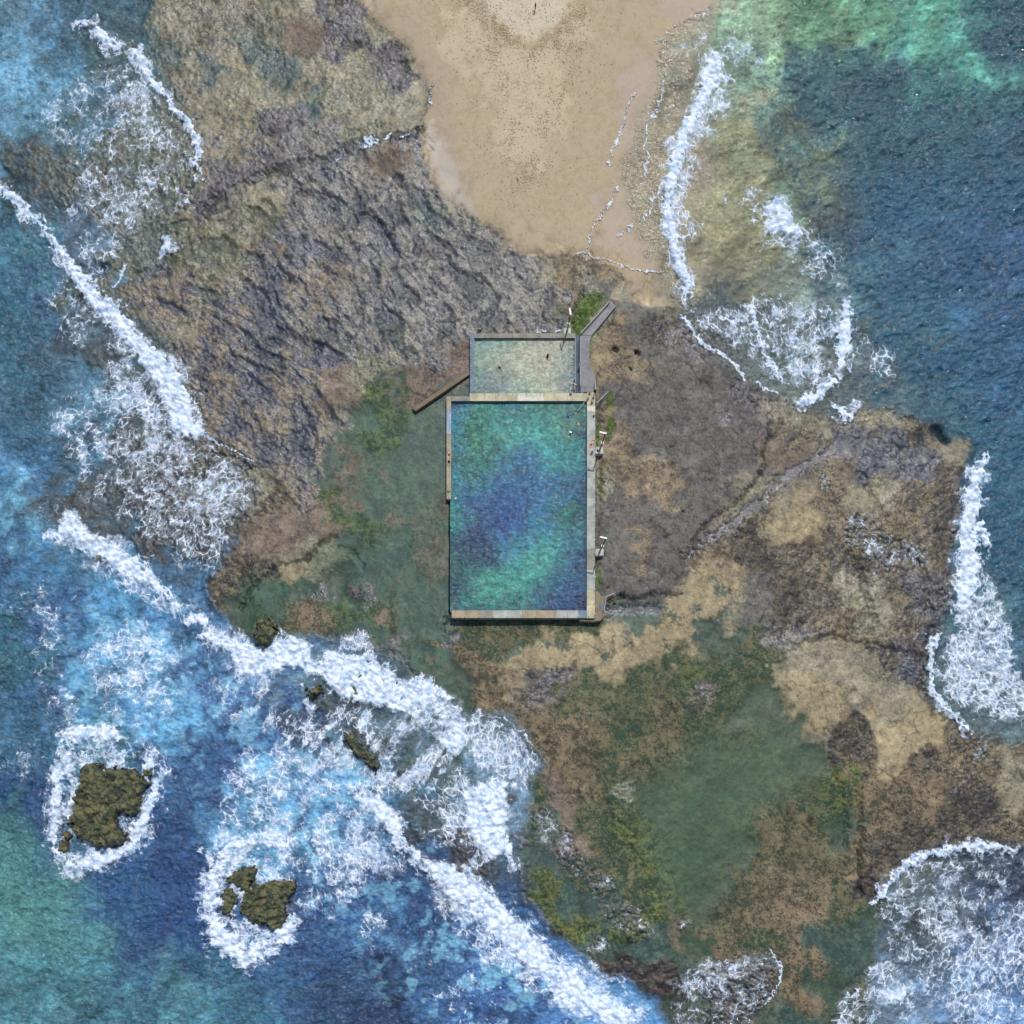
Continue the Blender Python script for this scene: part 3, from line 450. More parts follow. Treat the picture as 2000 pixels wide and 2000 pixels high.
# ------------------------------------------------------------------ foam
D = np.zeros((n, n), np.float32); THK = np.zeros((n, n), np.float32)
def foam(m, d, thick=0.0):
    global D, THK
    D = np.maximum(D, m * d)
    if thick: THK = np.maximum(THK, m * thick)
def fs(pts):
    mr = max(q[2] for q in pts)
    if mr > 4.5:
        foam(stroke(pts, .38, 14, 3.4, 31), 1.12, .55); foam(stroke([(x, y, r * 1.7 + 2) for x, y, r in pts], .5, 30, 6, 32), .62)
    elif mr > 1.6: foam(stroke(pts, .5, 10, 1.8, 31), 1.0)
    else: foam(stroke([(x, y, max(r, 1.5)) for x, y, r in pts], .6, 24, 3.0, 31), .93)
def fp(pts, d, sig=10, amp=10, ws=40, th=0.0): foam(poly(pts, sig, ws, amp, 32), d, th)
LACE = [
 ([(170,110),(235,112),(300,150),(345,205),(376,250),(386,300),(384,350),(360,400),(300,430),(250,470),(240,520),(215,568),(185,560),(150,510),(120,470),(140,430),(150,380),(130,330),(90,280),(50,230),(60,190),(110,170),(150,130)], .46, 12),
 ([(200,130),(280,140),(340,200),(330,240),(240,250),(150,260),(140,220),(190,180)], .57, 16),
 ([(250,330),(330,340),(350,390),(280,420),(200,470),(160,450),(210,390)], .53, 20),
 ([(190,620),(250,665),(320,760),(335,860),(400,862),(450,890),(500,930),(505,965),(470,1010),(450,1060),(430,1110),(390,1130),(330,1085),(260,1045),(190,990),(140,960),(130,880),(140,800),(185,800),(190,720),(170,670)], .52, 12),
 ([(200,640),(280,700),(310,790),(330,850),(300,870),(250,820),(210,740),(190,690)], .74, 12),
 ([(280,800),(350,850),(400,880),(380,920),(300,900),(260,860)], .68, 12),
 ([(250,900),(330,890),(360,960),(300,1010),(240,960)], .6, 16),
 ([(370,930),(440,910),(500,940),(500,980),(440,1000),(380,980)], .66, 10),
 ([(60,540),(130,520),(170,560),(200,640),(180,700),(130,680),(90,620)], .42, 14),
 ([(100,760),(180,750),(220,820),(180,900),(120,900),(90,840)], .46, 14),
 ([(60,960),(140,960),(130,1010),(70,1020)], .4, 12),
 ([(150,1040),(260,1080),(330,1140),(390,1190),(370,1220),(300,1190),(220,1130),(160,1100)], .6, 10),
 ([(150,1290),(180,1210),(330,1220),(390,1330),(340,1410),(250,1430),(190,1390)], .56, 24),([(380,1320),(470,1300),(600,1400),(560,1460),(450,1420)], .5, 20),([(0,1120),(120,1100),(180,1250),(120,1330),(40,1280)], .40, 30),([(60,1330),(150,1330),(170,1400),(90,1420)], .52, 12),
 ([(90,1360),(140,1340),(150,1420),(110,1440)], .46, 14),
 ([(100,1440),(160,1410),(260,1430),(330,1490),(340,1560),(300,1640),(240,1690),(150,1720),(90,1690),(80,1600),(80,1510)], .6, 12),
 ([(0,1460),(80,1450),(100,1500),(60,1540),(0,1520)], .45, 16),
 ([(390,1180),(450,1240),(500,1300),(470,1340),(420,1300),(370,1230)], .55, 14),
 ([(450,1460),(560,1440),(650,1490),(700,1560),(760,1630),(830,1700),(800,1740),(740,1700),(690,1780),(640,1740),(640,1820),(600,1800),(590,1700),(480,1650),(400,1620),(430,1530)], .6, 18),
 ([(620,1440),(700,1470),(760,1560),(700,1620),(620,1560),(580,1500)], .68, 14),
 ([(690,1760),(780,1780),(790,1850),(720,1880),(680,1830)], .5, 16),
 ([(590,1390),(680,1370),(760,1380),(850,1430),(915,1500),(920,1560),(1000,1520),(1010,1570),(980,1640),(1005,1710),(960,1720),(900,1680),(850,1650),(790,1590),(700,1540),(640,1490),(570,1430)], .62, 10),
 ([(700,1390),(780,1390),(830,1440),(800,1490),(730,1440)], .55, 10),
 ([(905,1412),(930,1400),(985,1404),(1022,1435),(1052,1490),(1050,1525),(1010,1540),(950,1525),(905,1490)], .68, 4),
 ([(390,1620),(440,1590),(540,1600),(600,1660),(605,1780),(580,1860),(520,1890),(440,1870),(395,1800),(385,1700)], .62, 10),
 ([(960,1760),(1050,1800),(1120,1860),(1200,1930),(1260,1970),(1100,1990),(960,1900),(880,1820),(820,1720)], .66, 14),
 ([(1090,1850),(1150,1870),(1240,1940),(1230,1960),(1140,1900)], .6, 6),
 ([(820,1760),(900,1850),(1000,1960),(1060,2100),(900,2100),(860,1980),(800,1860)], .42, 30),
 ([(1300,40),(1400,20),(1480,60),(1500,120),(1470,150),(1420,130),(1400,110),(1350,150),(1300,260),(1290,380),(1270,400),(1260,300),(1290,180),(1280,100)], .34, 14),
 ([(1405,40),(1480,40),(1510,100),(1480,140),(1420,140),(1400,90)], .48, 12),
 ([(1380,140),(1430,150),(1412,200),(1380,260),(1365,330),(1350,400),(1375,430),(1372,470),(1350,500),(1362,545),(1335,575),(1300,480),(1300,330),(1350,220)], .68, 6),
 ([(1480,370),(1540,380),(1600,450),(1670,470),(1670,540),(1620,570),(1540,530),(1500,480),(1440,420),(1370,380),(1420,370)], .5, 14),
 ([(1500,395),(1550,410),(1585,450),(1570,470),(1500,460)], .72, 8),
 ([(1340,590),(1440,600),(1480,570),(1560,575),(1640,600),(1650,740),(1620,760),(1560,780),(1500,742),(1440,700),(1370,640)], .54, 10),
 ([(1500,640),(1640,650),(1640,740),(1580,790),(1530,750),(1490,700)], .64, 14),
 ([(1665,640),(1750,660),(1765,740),(1690,740),(1660,700)], .48, 10),
 ([(1630,790),(1665,780),(1690,800),(1665,820),(1640,815)], .72, 4),
 ([(1640,1010),(1700,1000),(1760,1060),(1820,1060),(1820,1110),(1740,1110),(1690,1110),(1650,1060)], .42, 14),
 ([(1580,905),(1620,915),(1610,960),(1590,950)], .5, 6),
 ([(1865,1180),(1930,1120),(1965,1180),(1990,1300),(2040,1400),(1960,1410),(1900,1395),(1850,1360),(1815,1315),(1850,1240)], .72, 6),
 ([(1930,1130),(1980,1200),(2000,1300),(1960,1300),(1940,1200)], .5, 12),
 ([(1900,1440),(1935,1440),(1930,1490),(1910,1480)], .5, 8),
 ([(1900,1380),(2100,1360),(2100,1440),(1930,1430)], .45, 10),
 ([(1715,1760),(1735,1720),(1765,1693),(1800,1672),(1900,1655),(2100,1670),(2100,2200),(1800,2200),(1760,1990),(1745,1900),(1725,1830)], .50, 5),
 ([(1800,1800),(1900,1760),(2100,1740),(2100,2200),(1850,2200),(1800,1950)], .56, 20),
 ([(1640,2020),(1600,2060),(1660,1920),(1720,1870),(1760,1860),(1780,1960),(1700,2020)], .5, 10),
 ([(1300,1930),(1350,1890),(1420,1868),(1500,1862),(1524,1900),(1500,1960),(1470,2020),(1440,2200),(1300,2200)], .42, 8),
 ([(1310,1935),(1340,1890),(1400,1900),(1390,1940),(1340,1960)], .6, 8),
 ([(1040,1560),(1100,1600),(1130,1660),(1190,1700),(1240,1780),(1220,1800),(1150,1740),(1080,1680),(1030,1620)], .44, 14),
 ([(1120,1700),(1200,1720),(1290,1830),(1260,1870),(1180,1800)], .40, 14),
 ([(1140,1840),(1165,1815),(1190,1830),(1180,1850),(1150,1860)], .6, 4),
 ([(1310,1815),(1335,1800),(1350,1815),(1330,1830)], .6, 4),
 ([(920,660),(918,650),(870,650),(900,640),(916,640),(916,700),(908,690)], .5, 4),
]
for pts, d, sig in LACE: fp(pts, d, sig)
STR = [
 [(-30,335,6),(0,362,7),(35,398,6),(60,420,8),(76,432,5),(95,455,2.5),(110,478,5),(135,513,9),(160,548,13),(182,583,15),(215,608,17),(245,645,15),(285,690,20),(325,735,26),(347,780,28),(358,825,25),(385,846,12)],
 [(385,845,4),(410,856,3),(450,876,2),(495,903,1.5)],
 [(187,60,5),(205,76,11),(226,92,9)],[(262,98,6),(272,112,11),(280,128,10),(290,148,6),(320,183,4),(348,217,4),(368,243,4),(380,272,4),(389,305,3),(384,330,2.5),(385,356,2)],
 [(150,45,4),(170,40,5)],[(325,468,2),(336,480,8),(322,494,5)],[(243,520,3),(230,548,3),(216,562,2)],
 [(88,1048,5),(118,1040,10),(135,1012,12),(152,1048,16),(186,1066,18),(222,1082,20),(252,1104,20),(282,1125,16),(306,1142,8),(332,1166,4),(348,1190,4)],
 [(370,1208,8),(395,1212,10),(400,1225,6)],[(395,1240,8),(425,1252,12),(455,1262,16),(485,1280,16),(470,1310,10),(465,1330,5)],
 [(690,1540,12),(720,1560,20),(760,1590,18),(780,1640,10)],[(770,1625,6),(790,1650,7),(830,1690,14),(865,1705,22),(900,1735,30),(950,1775,32),(985,1810,28),(1040,1860,30),(1080,1910,24),(1110,1960,16)],
 [(1100,1900,20),(1140,1950,26),(1190,1975,24),(1240,2000,26),(1290,2040,26)],
 [(1000,1512,3),(985,1530,6),(960,1540,12)],[(985,1640,10),(1005,1700,5)],
 [(125,1465,20),(112,1505,14),(110,1560,9),(104,1610,6),(108,1660,4),(125,1692,6),(160,1685,14),(200,1680,14),(245,1655,12),(265,1622,16),(282,1590,12),(296,1565,14),(305,1535,9),(318,1545,6)],
 [(135,1440,18),(170,1428,12),(205,1432,14),(235,1440,6)],[(130,1500,10),(145,1545,9),(130,1590,6)],[(285,1500,8),(300,1470,5)],
 [(440,1660,14),(415,1720,14),(405,1790,13),(435,1836,22),(478,1862,24),(530,1852,16),(545,1835,16),(575,1790,8)],[(470,1655,10),(500,1640,16),(540,1640,14)],
 [(560,1760,5),(570,1720,4)],[(505,1700,3),(480,1730,3),(470,1760,3)],
 [(1397,103,8),(1396,130,16),(1385,160,18),(1370,195,12),(1352,230,11),(1336,262,13),(1326,300,14),(1315,335,13),(1308,370,8),(1300,402,7),(1304,440,11),(1314,468,9),(1322,500,8),(1336,532,12),(1346,556,8),(1337,590,2)],
 [(1410,150,10),(1425,155,6)],[(1502,405,8),(1520,395,12),(1540,420,14),(1515,440,12),(1560,452,8)],
 [(1655,594,7),(1649,630,14),(1648,670,13),(1646,700,11),(1644,724,4)],
 [(1560,786,8),(1580,780,8),(1605,765,7),(1625,738,6)],[(1590,745,5),(1596,710,4)],[(1632,795,6),(1640,805,10),(1660,815,6)],
 [(1330,613,2.5),(1348,638,4),(1368,668,4.5),(1395,686,3.5),(1425,703,3),(1448,728,4.5),(1457,745,2)],[(1478,745,1.5),(1495,758,2),(1520,768,1.5)],
 [(1470,585,3),(1469,620,3.5),(1482,655,3.5),(1500,700,3.5),(1515,728,5),(1530,745,4)],[(1400,610,1.5),(1410,620,2.5),(1435,630,3)],
 [(1932,880,2),(1917,908,9),(1906,940,14),(1900,980,19),(1893,1020,14),(1892,1060,18),(1896,1100,20),(1890,1140,24),(1882,1175,18)],[(1925,1060,8),(1915,1020,6)],
 [(1830,1240,3),(1823,1270,4),(1814,1310,4),(1818,1345,5),(1842,1378,5),(1868,1400,3),(1888,1428,4)],
 [(1714,1765,3),(1733,1725,4),(1760,1696,5),(1800,1672,6),(1850,1660,6),(1905,1652,9),(1950,1657,5),(1985,1660,3)],
 [(1732,1942,9),(1752,1950,12),(1768,1930,8)],[(1505,1855,1.5),(1524,1885,2),(1525,1910,1.8),(1508,1945,1.6),(1490,1965,1.4)],
 [(700,1052+200,.1),(701,1252,.1)],[(715,272,6),(728,276,5),(735,270,3)],[(752,268,3),(760,262,3)],[(783,266,2),(800,262,1.5)],[(658,315,1.5),(672,303,2)],
 [(818,255,1.5),(826,240,1.5)],[(840,205,1),(843,185,1.2),(836,165,1)],
 [(1238,188,.7),(1225,210,.7),(1212,260,.8),(1195,300,.7),(1188,330,.7)],[(1298,150,.9),(1290,190,.9),(1278,225,1),(1265,245,1),(1261,280,1.2),(1262,330,1),(1264,345,.9)],
 [(1263,348,1.2),(1245,370,1.3),(1230,390,1)],[(1207,373,1),(1190,400,1),(1165,430,1),(1150,465,1),(1144,495,1)],[(1275,380,1.2),(1265,415,1.6),(1246,450,1.3)],[(1240,430,1),(1215,462,1)],
 [(920,1402,1),(950,1398,1),(985,1402,1.2),(1020,1430,1.2),(1048,1480,1.2)],
 [(1125,503,1),(1160,505,1.4),(1190,512,1.4),(1215,522,1.4),(1250,532,1),(1290,530,.8)],
 [(985,650,1.5),(992,646,1.5)],[(1050,650,2),(1065,647,2)],[(1085,650,1.5),(1095,648,1.5)],
]
for p in STR: fs(p)
MASS = [
 [(455,1258),(500,1264),(525,1272),(535,1245),(560,1240),(592,1248),(604,1262),(604,1288),(620,1284),(645,1272),(665,1274),(695,1278),(722,1270),(742,1282),(748,1298),(768,1312),(773,1328),(800,1322),(822,1320),(852,1340),(886,1366),(905,1390),(914,1412),(906,1450),(902,1480),(880,1478),(850,1440),(800,1400),(740,1378),(700,1368),(672,1375),(650,1345),(618,1320),(598,1330),(598,1362),(620,1376),(628,1392),(610,1402),(592,1366),(586,1300),(560,1300),(540,1320),(520,1300),(490,1330),(470,1318),(452,1280)],
 [(860,1380),(905,1392),(913,1415),(902,1460),(905,1478),(870,1470),(850,1420)],
 [(925,1535),(955,1522),(992,1532),(990,1590),(984,1640),(1000,1655),(960,1690),(930,1650),(905,1610),(900,1560)],
]
for m in MASS: fp(m, 1.15, 4, 5, 16, .8); fp(m, .7, 12, 8, 30)
fp([(440,1270),(530,1290),(560,1400),(600,1440),(560,1460),(500,1380),(440,1330)], .62, 16)
spray = poly([(650,1262),(660,1245),(690,1238),(705,1228),(722,1236),(732,1256),(728,1270),(690,1274)], 7, 14, 7, 33)
foam(spray, .72); foam(poly([(540,1244),(545,1225),(560,1236),(590,1235),(600,1250)], 5, 12, 6, 33), .8)
holes = [([(675,1420),(700,1430),(750,1500),(735,1510),(690,1470)],.75),([(780,1440),(850,1400),(870,1430),(800,1510),(760,1500)],.4),([(760,1540),(800,1560),(850,1580),(870,1600),(820,1625),(790,1600),(760,1570)],.55),
 ([(780,1640),(815,1665),(825,1675),(800,1665)],.9),([(830,1660),(900,1650),(930,1660),(900,1680),(850,1678)],.6),([(940,1690),(980,1660),(1000,1720),(1010,1760),(960,1730)],.7),
 ([(595,1335),(625,1330),(655,1360),(652,1385),(625,1378),(600,1362)],.85),([(1440,660),(1460,650),(1460,690),(1445,700)],.4),([(240,720),(270,720),(275,740),(250,745)],.6),([(180,660),(210,650),(225,700),(190,730)],.6),
 ([(1900,1740),(1935,1780),(1930,1820),(1890,1800)],.6),([(1960,1690),(2010,1700),(2010,1760),(1980,1740)],.5),([(1790,1970),(1850,1975),(1850,2010),(1790,2010)],.7),([(1870,1690),(1910,1690),(1940,1740),(1900,1750),(1880,1720)],.5),([(1230,2000),(1300,1975),(1310,2000),(1260,2020)],.8)]
for p, k in holes:
    h = poly(p, 5, 14, 6, 34) * k; D *= (1 - h); THK *= (1 - h)
# water pouring off the ledge: streaks running down to the south-west behind the surf
fallz = poly([(440,1265),(600,1250),(780,1300),(930,1380),(920,1500),(860,1560),(760,1540),(640,1480),(540,1470),(440,1380)], 14, 30, 8, 37)
stk = noise(74, 26, 2.6, ang=125, ratio=5.0); stk2 = noise(75, 60, 2.8, ang=125, ratio=2.5)
D = np.where(D < 1.0, D + fallz * .14 * stk, D - fallz * .20 * np.clip(-stk2 - .3, 0, 2))
ringz = np.maximum(poly([(90,1420),(330,1420),(340,1710),(80,1710)], 10, 30, 8, 38), poly([(380,1600),(620,1600),(620,1900),(380,1900)], 10, 30, 8, 38))
D *= 1 + ringz * np.clip(.24 * noise(76, 34, 2.4) - .06, -.5, .25)
cz = churn * (1 - fallz) * (1 - ringz); D *= 1 + cz * .16 * noise(77, 60, 2.6)
D = np.clip(D * (1 + .07 * noise(71, 16, 2.2)), 0, 1.3)
THK = blur(THK, 3)

# direction in which foam streaks are drawn out (degrees in the plan, measured in image sense), by place
FD = """100,150 -35;250,200 -55;300,350 -60;200,500 -50;200,300 -65;100,400 -50;350,300 -75;50,600 -40;250,700 -35;300,900 -55;400,950 -50;250,1000 -50;400,1080 -70;150,1050 35;300,1150 40;200,1300 -30;100,1600 80;200,1700 10;300,1550 70;500,1500 40;600,1400 -65;700,1350 -70;800,1430 -55;900,1450 -85;960,1450 -90;980,1600 80;850,1580 40;700,1650 60;500,1750 0;850,1750 35;1000,1850 45;1200,1980 30;600,1700 70;1400,100 60;1330,300 -75;1320,450 70;1350,520 60;1550,430 40;1450,620 60;1550,700 -60;1620,780 -50;1700,700 -70;1700,1070 50;1890,1100 90;1900,1250 70;1920,1350 25;1800,1700 -50;1750,1850 -75;1900,1800 -60;1950,1950 -70;1700,1950 -40;1400,1900 -30;1350,1940 -60;1080,1620 60;1180,1720 55;1400,1600 50"""
fpnt = []; fv = []
for t in FD.split(';'):
    c, a = t.split(); x, y = map(float, c.split(',')); a = R(float(a)) * 2
    fpnt.append((x, y)); fv.append((math.cos(a) + 1e-6, math.sin(a) + 1e-6))
Fd = scatter_field(fpnt, fv, power=4.0, wscale=80, wamp=10, seed=25, eps=30.0)
th = np.arctan2(Fd[..., 1], Fd[..., 0]) / 2
# foam: how dense it lies and which way it is drawn out (the net of bubbles itself is in the material)
NA = 8
tq = (th + .06 * noise(309, 10, 2.2)) / math.pi * NA
flow = (np.round(tq) * math.pi / NA).astype(np.float32)
dens = np.where(D > .03, D + (.10 * noise(305, 40, 2.4) + .06 * noise(307, 14, 2.2)) * (D < .95), 0).astype(np.float32)
dens = np.clip(dens, 0, 1.3)
cov = sstep(.45, .95, dens)

# sea height: swell, chop, the breakers themselves
sea = sstep(.02, .5, wop)
swell = noise(81, 70, 3.4, ang=-40, ratio=1.8); chop = noise(82, 16, 2.8, ang=-35, ratio=1.9); chop2 = noise(83, 9, 2.6, ang=25, ratio=1.5)
calm = poly([(1380,-400),(2600,-400),(2600,900),(1900,900),(1700,700),(1400,560)], 30, 30, 8, 35)
chopE = noise(84, 13, 2.6, ang=-20, ratio=2.0)
wave = .18 * swell + (.13 * chop + .06 * chop2) * (1 - .4 * calm) + calm * .13 * chopE
SEA = -.55
Zw_open = SEA + wave * sea
# ground under open sea drops away
depth = blur(sea * (1 - LAND), 10)
Zg = Hg - .1
Zg = Zg * 1.0
Zg -= depth * 1.6 * sstep(.2, 1, wop)
# water level in the wash zones follows the rock
film = Zg + .10 + .03 * med
Zw = np.maximum(Zw_open, film)
bill = noise(85, 9, 2.4); bill2 = noise(86, 22, 2.6)
Zw += THK * (.75 + .28 * bill2 + .10 * bill + .30 * fallz * stk)
Zw += cov * .03

# carve the two pools out of the ground
def box(x0, y0, x1, y1): return (PX > x0) & (PX < x1) & (PY > y0) & (PY < y1)
big_in = box(876, 776, 1154, 1200); small_in = box(921, 656, 1129, 772)
tri = (PX > 800) & (PX < 926) & (PY > 715) & (PY < 790)
Zg = np.where(big_in, -1.6, Zg); Zg = np.where(small_in, -.15 + .03 * med, Zg)
layp('usand', small_in * 1.0); lay(small_in * 1.0, (176,168,140), (150,152,128), .45, .3)
# hollow of the rock south and east of the pool wall
s = stroke([(880,1222,12),(1000,1224,14),(1160,1222,14)], .8, 14, 3, 36)
Zg = Zg - .75 * s * (~big_in)
s = stroke([(1166,770,6),(1168,900,6),(1166,1140,6)], .8, 10, 2, 36)
Zg = Zg - .45 * s * (~big_in)
# flatten under the path and the ramp
flat = np.maximum(stroke([(1150,652,16),(1148,700,14),(1150,768,16)], .3, 10, 0.1, 37), stroke([(1140,655,14),(1200,592,14)], .3, 10, .1, 37))
Zg = Zg * (1 - flat) + flat * .35

t_ = np.clip(share + .0, 0, 1)
# share of the dark colour -> threshold field kept for the material
mixn = (mixf * .5 + (t_ - .5) * 2.4).astype(np.float32)

# broad tonal drift and hairline cracks of the bare rock
ston = np.clip(1 - SMOOTH - .7 * cls('usand'), 0, 1)
drift = np.exp(.10 * noise(401, 26, 2.4) + .07 * noise(402, 60, 2.6)) ** ston
hair = np.zeros((n, n), np.float32)
for sd_, sc_, an_ in ((411, 60, -60), (412, 34, 20), (413, 90, 50)):
    ln = np.abs(noise(sd_, sc_, 3.2, ang=an_, ratio=1.6)); gt = sstep(-.2, .9, noise(sd_ + 20, 50, 2.6))
    hair = np.maximum(hair, (1 - sstep(.03, .11, ln)) * gt)
hair *= ston * (1 - .8 * cls('dgr', 'grn', 'gtl'))
Zg = Zg - .10 * hair
k_ = (drift * (1 - .5 * hair))[..., None]
colA *= k_; colB *= k_
tn = cls('tan', 'slabt')[..., None]; colA *= 1 - .06 * tn
rr_ = np.clip(ripple * 1.5, 0, 1)[..., None]
colA *= 1 - .08 * rr_; colB *= 1 - .22 * rr_
# ------------------------------------------------------------------ meshes from the grid
WX = ((PX - 1000) * U).astype(np.float32); WY = ((1000 - PY) * U).astype(np.float32)
def grid_mesh(name, Z, fmask, cols, floats, mat, X=None, Y=None):
    X = WX if X is None else X; Y = WY if Y is None else Y
    ny, nx = Z.shape
    fi, fj = np.where(fmask[:-1, :-1])
    idx = (np.arange(ny * nx).reshape(ny, nx))
    q = np.stack([idx[fi, fj], idx[fi + 1, fj], idx[fi + 1, fj + 1], idx[fi, fj + 1]], 1)
    used = np.zeros(ny * nx, bool); used[q.ravel()] = True
    remap = np.cumsum(used) - 1
    q = remap[q].astype(np.int32); nv = int(used.sum()); nf = len(q)
    me = bpy.data.meshes.new(name)
    me.vertices.add(nv); me.loops.add(nf * 4); me.polygons.add(nf)
    co = np.stack([X.ravel()[used], Y.ravel()[used], Z.ravel()[used]], 1).astype(np.float32)
    me.vertices.foreach_set('co', co.ravel())
    me.loops.foreach_set('vertex_index', q.ravel())
    me.polygons.foreach_set('loop_start', np.arange(0, nf * 4, 4, dtype=np.int32))
    me.polygons.foreach_set('use_smooth', np.ones(nf, bool))
    me.update(calc_edges=True)
    for k, v in cols.items():
        a = me.attributes.new(k, 'FLOAT_COLOR', 'POINT')
        a.data.foreach_set('color', v.reshape(-1, 4)[used].astype(np.float32).ravel())
    for k, v in floats.items():
        a = me.attributes.new(k, 'FLOAT', 'POINT')
        a.data.foreach_set('value', v.ravel()[used].astype(np.float32))
    me.materials.append(mat)
    o = bpy.data.objects.new(name, me); COL.objects.link(o)
    return o
def rgba(c, a): return np.concatenate([c, a[..., None]], -1)

# ------------------------------------------------------------------ materials
class NT:
    def __init__(s, name):
        s.m = bpy.data.materials.new(name); s.m.use_nodes = True; s.t = s.m.node_tree; s.t.nodes.clear()
    def n(s, typ, **kw):
        nd = s.t.nodes.new(typ)
        for k, v in kw.items():
            if k in ('inp',):
                for a, b in v.items(): s.set(nd, a, b)
            else: setattr(nd, k, v)
        return nd
    def set(s, nd, a, b):
        if isinstance(b, bpy.types.NodeSocket): s.t.links.new(b, nd.inputs[a])
        else: nd.inputs[a].default_value = b
    def math(s, op, a, b=0.0, c=None, clamp=False):
        nd = s.n('ShaderNodeMath', operation=op, use_clamp=clamp); s.set(nd, 0, a); s.set(nd, 1, b)
        if c is not None: s.set(nd, 2, c)
        return nd.outputs[0]
    def ramp(s, v, a, b, c=0.0, d=1.0):
        nd = s.n('ShaderNodeMapRange', interpolation_type='SMOOTHSTEP'); s.set(nd, 0, v); s.set(nd, 1, a); s.set(nd, 2, b); s.set(nd, 3, c); s.set(nd, 4, d)
        return nd.outputs[0]
    def mix(s, f, a, b, blend='MIX'):
        nd = s.n('ShaderNodeMix', data_type='RGBA', blend_type=blend); s.set(nd, 0, f); s.set(nd, 6, a); s.set(nd, 7, b)
        return nd.outputs[2]
    def pos(s): return s.n('ShaderNodeNewGeometry').outputs['Position']
    def tex(s, scale, detail=2, rough=.5, vec=None, dist=0.0):
        nd = s.n('ShaderNodeTexNoise'); s.set(nd, 'Scale', scale); s.set(nd, 'Detail', detail); s.set(nd, 'Roughness', rough); s.set(nd, 'Distortion', dist)
        s.set(nd, 'Vector', vec if vec is not None else s.pos()); return nd.outputs[0]
    def mapv(s, rz, sc):
        nd = s.n('ShaderNodeMapping'); s.set(nd, 'Vector', s.pos()); nd.inputs['Rotation'].default_value = (0, 0, rz); nd.inputs['Scale'].default_value = sc
        return nd.outputs[0]
    def bump(s, h, strength, dist, normal=None):
        nd = s.n('ShaderNodeBump'); s.set(nd, 'Strength', strength); s.set(nd, 'Distance', dist); s.set(nd, 'Height', h)
        if normal is not None: s.set(nd, 'Normal', normal)
        return nd.outputs[0]
    def attr(s, name): return s.n('ShaderNodeAttribute', attribute_name=name)
    def out(s, sh):
        o = s.n('ShaderNodeOutputMaterial'); s.t.links.new(sh, o.inputs[0]); return s.m
    def principled(s, **kw):
        nd = s.n('ShaderNodeBsdfPrincipled')
        for k, v in kw.items(): s.set(nd, k.replace('_', ' '), v)
        return nd.outputs[0]

def mat_ground():
    t = NT('reef_rock_sand')
    A = t.attr('light_tone'); B = t.attr('dark_tone')
    mixn = A.outputs['Alpha']; rip = B.outputs['Alpha']
    wetv = t.attr('wet').outputs['Fac']; prn = t.attr('prints').outputs['Fac']
    f1 = t.tex(2.3, 4, .7); f2 = t.tex(6.0, 1, .5)
    h = t.math('ADD', mixn, t.math('MULTIPLY', t.math('SUBTRACT', f1, .5), 3.8))
    h = t.math('ADD', h, t.math('MULTIPLY', t.math('SUBTRACT', f2, .5), 3.4))
    fac = t.ramp(h, -.6, .6)
    c = t.mix(fac, A.outputs['Color'], B.outputs['Color'])
    # grain of the stone
    g = t.ramp(t.tex(2.1, 5, .82), .30, .70, .56, 1.44)
    rk = t.attr('rock').outputs['Fac']
    gm = t.math('ADD', 1.0, t.math('MULTIPLY', rk, t.math('SUBTRACT', g, 1.0)))
    cc = t.n('ShaderNodeCombineColor'); [t.set(cc, i, gm) for i in range(3)]
    c = t.mix(1.0, c, cc.outputs[0], 'MULTIPLY')
    # footprints: small dents
    vo = t.n('ShaderNodeTexVoronoi', feature='F1'); t.set(vo, 'Scale', 1.5); t.set(vo, 'Vector', t.pos()); t.set(vo, 'Randomness', 1.0)
    vc = t.n('ShaderNodeSeparateColor'); t.set(vc, 0, vo.outputs['Color'])
    dent = t.math('MULTIPLY', t.ramp(vo.outputs['Distance'], .12, .3, 1, 0), t.ramp(vc.outputs[0], t.math('SUBTRACT', .98, prn), t.math('SUBTRACT', 1.02, prn)))
    dent = t.math('MULTIPLY', dent, t.ramp(prn, .04, .12))
    dent = t.math('MAXIMUM', dent, t.math('MULTIPLY', t.ramp(t.tex(3.4, 1, .5), t.math('SUBTRACT', .80, t.math('MULTIPLY', prn, .25)), t.math('SUBTRACT', .86, t.math('MULTIPLY', prn, .25))), t.ramp(prn, .04, .3)))
    c = t.mix(t.math('MULTIPLY', dent, .68), c, (.15, .105, .065, 1))
    # bump: stone + rippled film of water
    b1 = t.bump(t.tex(1.6, 5, .72), t.math('MULTIPLY', rk, .5), .11)
    b1 = t.bump(dent, .5, -.12, b1)
    v = t.mapv(R(38), (1.0, 2.1, 1))
    r1 = t.tex(.95, 2, .5, v, .9)
    b2 = t.bump(r1, t.math('MULTIPLY', rip, .95), .42, b1)
    v2 = t.mapv(R(-20), (1.0, 1.6, 1))
    b2 = t.bump(t.tex(2.4, 2, .5, v2, .6), t.math('MULTIPLY', rip, 1.0), .20, b2)
    rough = t.ramp(wetv, 0, 1, .85, .52)
    p = t.principled(Base_Color=c, Roughness=rough, Normal=b1, Specular_IOR_Level=t.ramp(wetv, 0, 1, .25, .5))
    gl = t.n('ShaderNodeBsdfGlossy'); t.set(gl, 'Roughness', .21); t.set(gl, 'Color', (1, 1, 1, 1)); t.set(gl, 'Normal', b2)
    fr = t.n('ShaderNodeFresnel'); t.set(fr, 'IOR', 1.5); t.set(fr, 'Normal', b2)
    patch = t.ramp(t.tex(.16, 3, .6), .35, .62, .2, 1.1)
    ms = t.n('ShaderNodeMixShader'); t.set(ms, 0, t.math('MULTIPLY', t.math('MULTIPLY', fr.outputs[0], patch), t.ramp(rip, .1, .8)))
    t.t.links.new(p, ms.inputs[1]); t.t.links.new(gl.outputs[0], ms.inputs[2])
    return t.out(ms.outputs[0])

